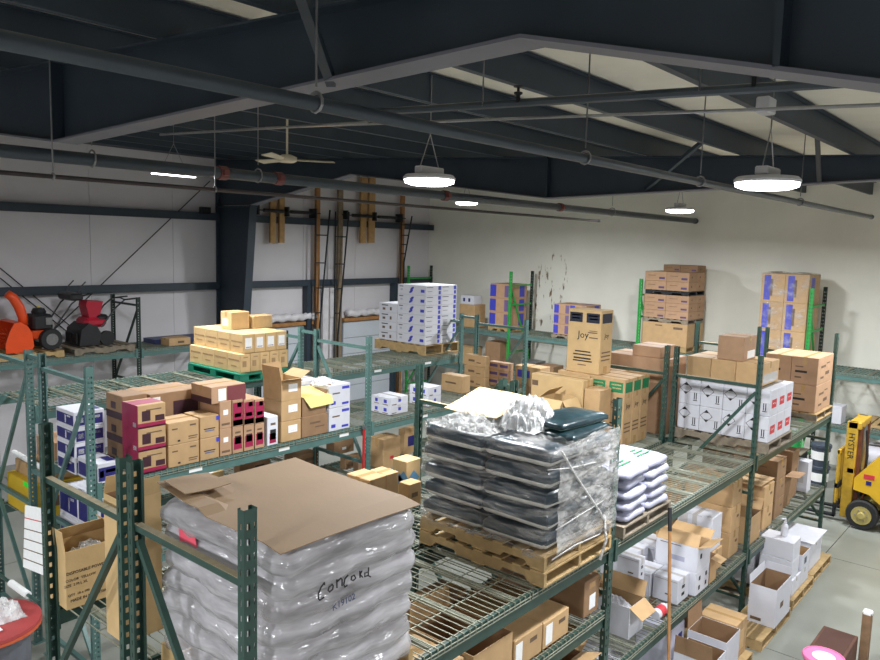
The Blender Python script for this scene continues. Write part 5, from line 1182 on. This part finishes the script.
# ================================================================== FORKLIFT (faces +Y, beyond the rack end)
FY=mat('forklift_yellow',lin(214,170,40),.4,0,.08,5); FYD=mat('mast_yellow_worn',lin(186,148,44),.5,0,.2,9); RIM=mat('rim_cream',lin(176,160,96),.5,0,.1,9)
FX=13.95; WYc=2.45
root=empty('forklift',(FX,WYc,0),'yellow forklift with its mast facing the back of the hall','forklift')
wd=1.05
def fw(c,r,w_):
    b=MB().lathe([(r*.6,-w_/2),(r*.93,-w_/2),(r,-w_*.25),(r,w_*.25),(r*.93,w_/2),(r*.6,w_/2)],RUB,c,28,'X'); o=b.obj('wheel',root)
    MB().lathe([(r*.62,-w_/2+.02),(r*.62,-w_/2-.006),(r*.5,-w_/2-.002),(r*.25,-w_/2-.004),(r*.2,-w_/2-.03),(.01,-w_/2-.03)],RIM,c,24,'X').obj('rim',o)
    b=MB()
    for k in range(6): a=k*math.pi/3; b.lathe([(.014,-w_/2-.02),(.014,-w_/2+.0)],METAL,(c[0],c[1]+r*.36*math.cos(a),c[2]+r*.36*math.sin(a)),6,'X')
    b.obj('wheel_nuts',o)
for x in (.1,wd-.1): fw((x,0,.25),.25,.2)
for x in (.15,wd-.15): fw((x,-1.35,.22),.22,.16)
# body: side profile in Y,Z  (Y decreasing = rearwards)
prof=[(-.32,.22),(-.26,.48),(-.08,.62),(.16,.66),(.16,.86),(-.22,1.34),(-.32,1.34),(-.42,.80),(-.95,.86),(-1.1,1.12),(-1.85,1.1),(-1.95,.35),(-1.65,.22)]
MB().prism(prof,.04,wd-.04,FY,'X').obj('body',root)
MB().box(.16,-1.15,.87,wd-.16,-.6,1.02,BLK,.04).box(.16,-1.2,1.0,wd-.16,-1.08,1.4,BLK,.04).obj('seat',root)
for x in (.08,wd-.08):
    MB().tube([(x,-.24,1.3),(x,-.5,2.05)],.03,BLK,8).obj('guard_post',root); MB().tube([(x,-1.5,1.1),(x,-1.35,2.05)],.03,BLK,8).obj('guard_post',root)
g_=MB().box(.04,-1.4,2.05,.1,-.45,2.1,FY).box(wd-.1,-1.4,2.05,wd-.04,-.45,2.1,FY)
for k in range(6): g_.box(.04,-1.38+k*.18,2.05,wd-.04,-1.34+k*.18,2.09,FY)
g_.obj('overhead_guard',root)
MB().tube([(wd/2,-.2,1.2),(wd/2,-.4,1.35)],.02,BLK,8).lathe([(.14,1.34),(.16,1.355),(.14,1.37)],BLK,(wd/2,-.42,0),18).obj('steering_wheel',root)
# mast: two outer channels, inner channels, crossbars. height from photo
P=Vector((FX+.12,0,1.5)); ym=su(P,EY,846)-WYc; ym2=su(P,EY,857)-WYc
zt_=sv(Vector((FX+.12,WYc+ym,0)),EZ,421)
ya,yb=min(ym,ym2),max(ym,ym2)
for x in (.12,wd-.20):
    MB().box(x,ya,.12,x+.08,yb,zt_,FYD,.008).obj('mast_rail',root)
for x in (.21,wd-.27): MB().box(x,ya-.06,.12,x+.05,yb-.08,zt_-.08,mat('mast_rusty',lin(112,66,44),.6,.2,.2,8)).obj('inner_rail',root)
MB().box(.12,ya-.05,zt_-.12,wd-.12,yb-.02,zt_,FYD,.01).obj('mast_crossbar',root); MB().box(.12,ya,.9,wd-.12,yb-.05,1.0,FYD,.01).obj('mast_crossbar',root)
MB().tube([(wd/2,ya-.02,.2),(wd/2,ya-.02,zt_-.1)],.05,METAL,12).obj('lift_cylinder',root)
for x in (.3,.36): MB().tube([(x,ya-.1,zt_-.15),(x,ya-.14,1.2),(x,ya-.1,.5)],.015,RUB,8).obj('hose',root)
t_=link('lettering',text_mesh('HYSTER',.13,BLACK),root,(.1185,(ya+yb)/2,zt_-.42)); t_.rotation_euler=(math.pi/2,0,-math.pi/2); t_.rotation_euler=Matrix(((0,0,-1),(0,-1,0),(-1,0,0))).to_euler()
# carriage, load backrest, forks
yc=yb+.04
c_=MB().box(.05,yc,.28,wd-.05,yc+.05,.36,DMET).box(.05,yc,.62,wd-.05,yc+.05,.70,DMET); c_.obj('carriage',root)
b=MB(); hb_=1.28
for k in range(7): b.box(.05+(wd-.14)*k/6,yc+.02,.36,.05+(wd-.14)*k/6+.035,yc+.05,hb_,FYD)
b.box(.05,yc+.015,hb_-.06,wd-.05,yc+.055,hb_,FY); b.obj('load_backrest',root)
for x in (.2,wd-.3):
    MB().box(x,yc+.05,.06,x+.1,yc+.09,.72,DMET).prism([(yc+.05,.06),(yc+1.1,.06),(yc+1.1,.075),(yc+.05,.1)],x,x+.1,DMET,'X').obj('fork',root)
for p,q in (((.0395,.02,.95),(.0395,-.12,1.02)),): 
    MB().box(.036,-.14,.88,.0395,.02,.96,RED).box(.036,-.1,.78,.0395,-.02,.85,NAVY).obj('warning_decal',root)
# ================================================================== NEAR LEFT CORNER (between teal row and the near frame)
# red-topped round drum table with a bag and paper
P=atp(4,622,'Z',.95)
rt=empty('drum_table',(P.x-.12,P.y+.12,0),'round red-topped drum beside the near rack frame','drum')
MB().lathe([(.45,.9),(.47,.92),(.47,.95),(.02,.951)],mat('dull_red',lin(176,72,72),.6,0,.12,5),n=40).obj('top',rt); MB().lathe([(.36,0),(.37,.02),(.37,.9)],mat('grey_drum',lin(110,112,120),.5,0,.1,5),n=32).obj('body',rt); MB().lathe([(.475,.89),(.475,.915)],mat('orange_edge',lin(206,96,60),.6),n=40).obj('rim',rt)
crumple('plastic_bag',None,.34,.3,.2,CF,(P.x+.02,P.y+.1,.953),21,16,'clear crumpled plastic bag lying on the red drum top','plastic bag')
sheet('paper_sheet',[P.x-.3,P.y-.2,.953,.22,.3],PAPER,'white sheet of paper lying on the red drum top','paper',2,.004,6,lambda a,c:.02*a)
# yellow tote on the teal rack's rear row and cartons above
block([3.32,8.75,1.357,.55,.8,.4],1,1,1,mat('yellow_tote',lin(206,170,40),.5,0,.06,6),'yellow box with a green tag behind the teal rack end','yellow boxes',[('L',.6,.8,.85,1,mat('lime_tag',lin(60,240,50),.5),'green_tag'),('R',.2,.8,.3,.6,INK,'print')])
cbox([3.4,8.8,1.758,.5,.7,.16],CARD,'flat tan carton lying on the yellow box',None,tape='x')
cbox([3.55,8.75,1.92,.4,.5,.3],CARDP,'pinkish tan carton above the yellow box',None)
tag(MB().tube([(0,0,0),(.02,.9,0)],.03,PAPER,10).obj('white_tube',None,(3.42,8.75,1.951)),'white cardboard tube lying by the pinkish carton','tube')
# hanging form sheets on teal frame
P=atp(32,520,'X',3.0); fs=empty('form_sheet',(2.08,5.25,0),'white ruled paper strip hanging by the near green post','paper')
A=[atp(25,505,'X',2.0885),atp(45,509,'X',2.0885),atp(45,576,'X',2.0885),atp(23,567,'X',2.0885)]
o=Vector((2.08,5.25,0)); V=[a-o for a in A]; V2=[v+Vector((.003,0,0)) for v in V]
MB().poly(V+V2,PAPER,[(0,1,2,3),(7,6,5,4),(0,4,5,1),(1,5,6,2),(2,6,7,3),(3,7,4,0)]).obj('paper',fs)
MB().box(2.082-o.x,5.19-o.y,V[0].z-.04,2.1-o.x,5.24-o.y,V[0].z-.01,METAL).obj('clip',fs)
for f,m in ((.2,RED),(.37,INK),(.53,INK),(.69,INK),(.85,INK)):
    a=V[0].lerp(V[3],f); c=V[1].lerp(V[2],f); MB().bar(a-Vector((.002,0,0)),c-Vector((.002,0,0)),.003,.006,m).obj('ruled_line',fs)
# paper roll on a rod
A=atp(11,583,'X',2.5); B=atp(28,595,'X',2.5); o=A
pr2=empty('paper_roll',tuple(A),'white paper roll on a dark rod by the near green post','paper roll'); dv=(B-A); MB().tube([(0,0,0),dv],.032,PAPER,14).obj('roll',pr2); MB().tube([-dv*1.2,dv*1.6],.016,GREEN,8).obj('rod',pr2)
if False:
    for q in DBG: print(q)
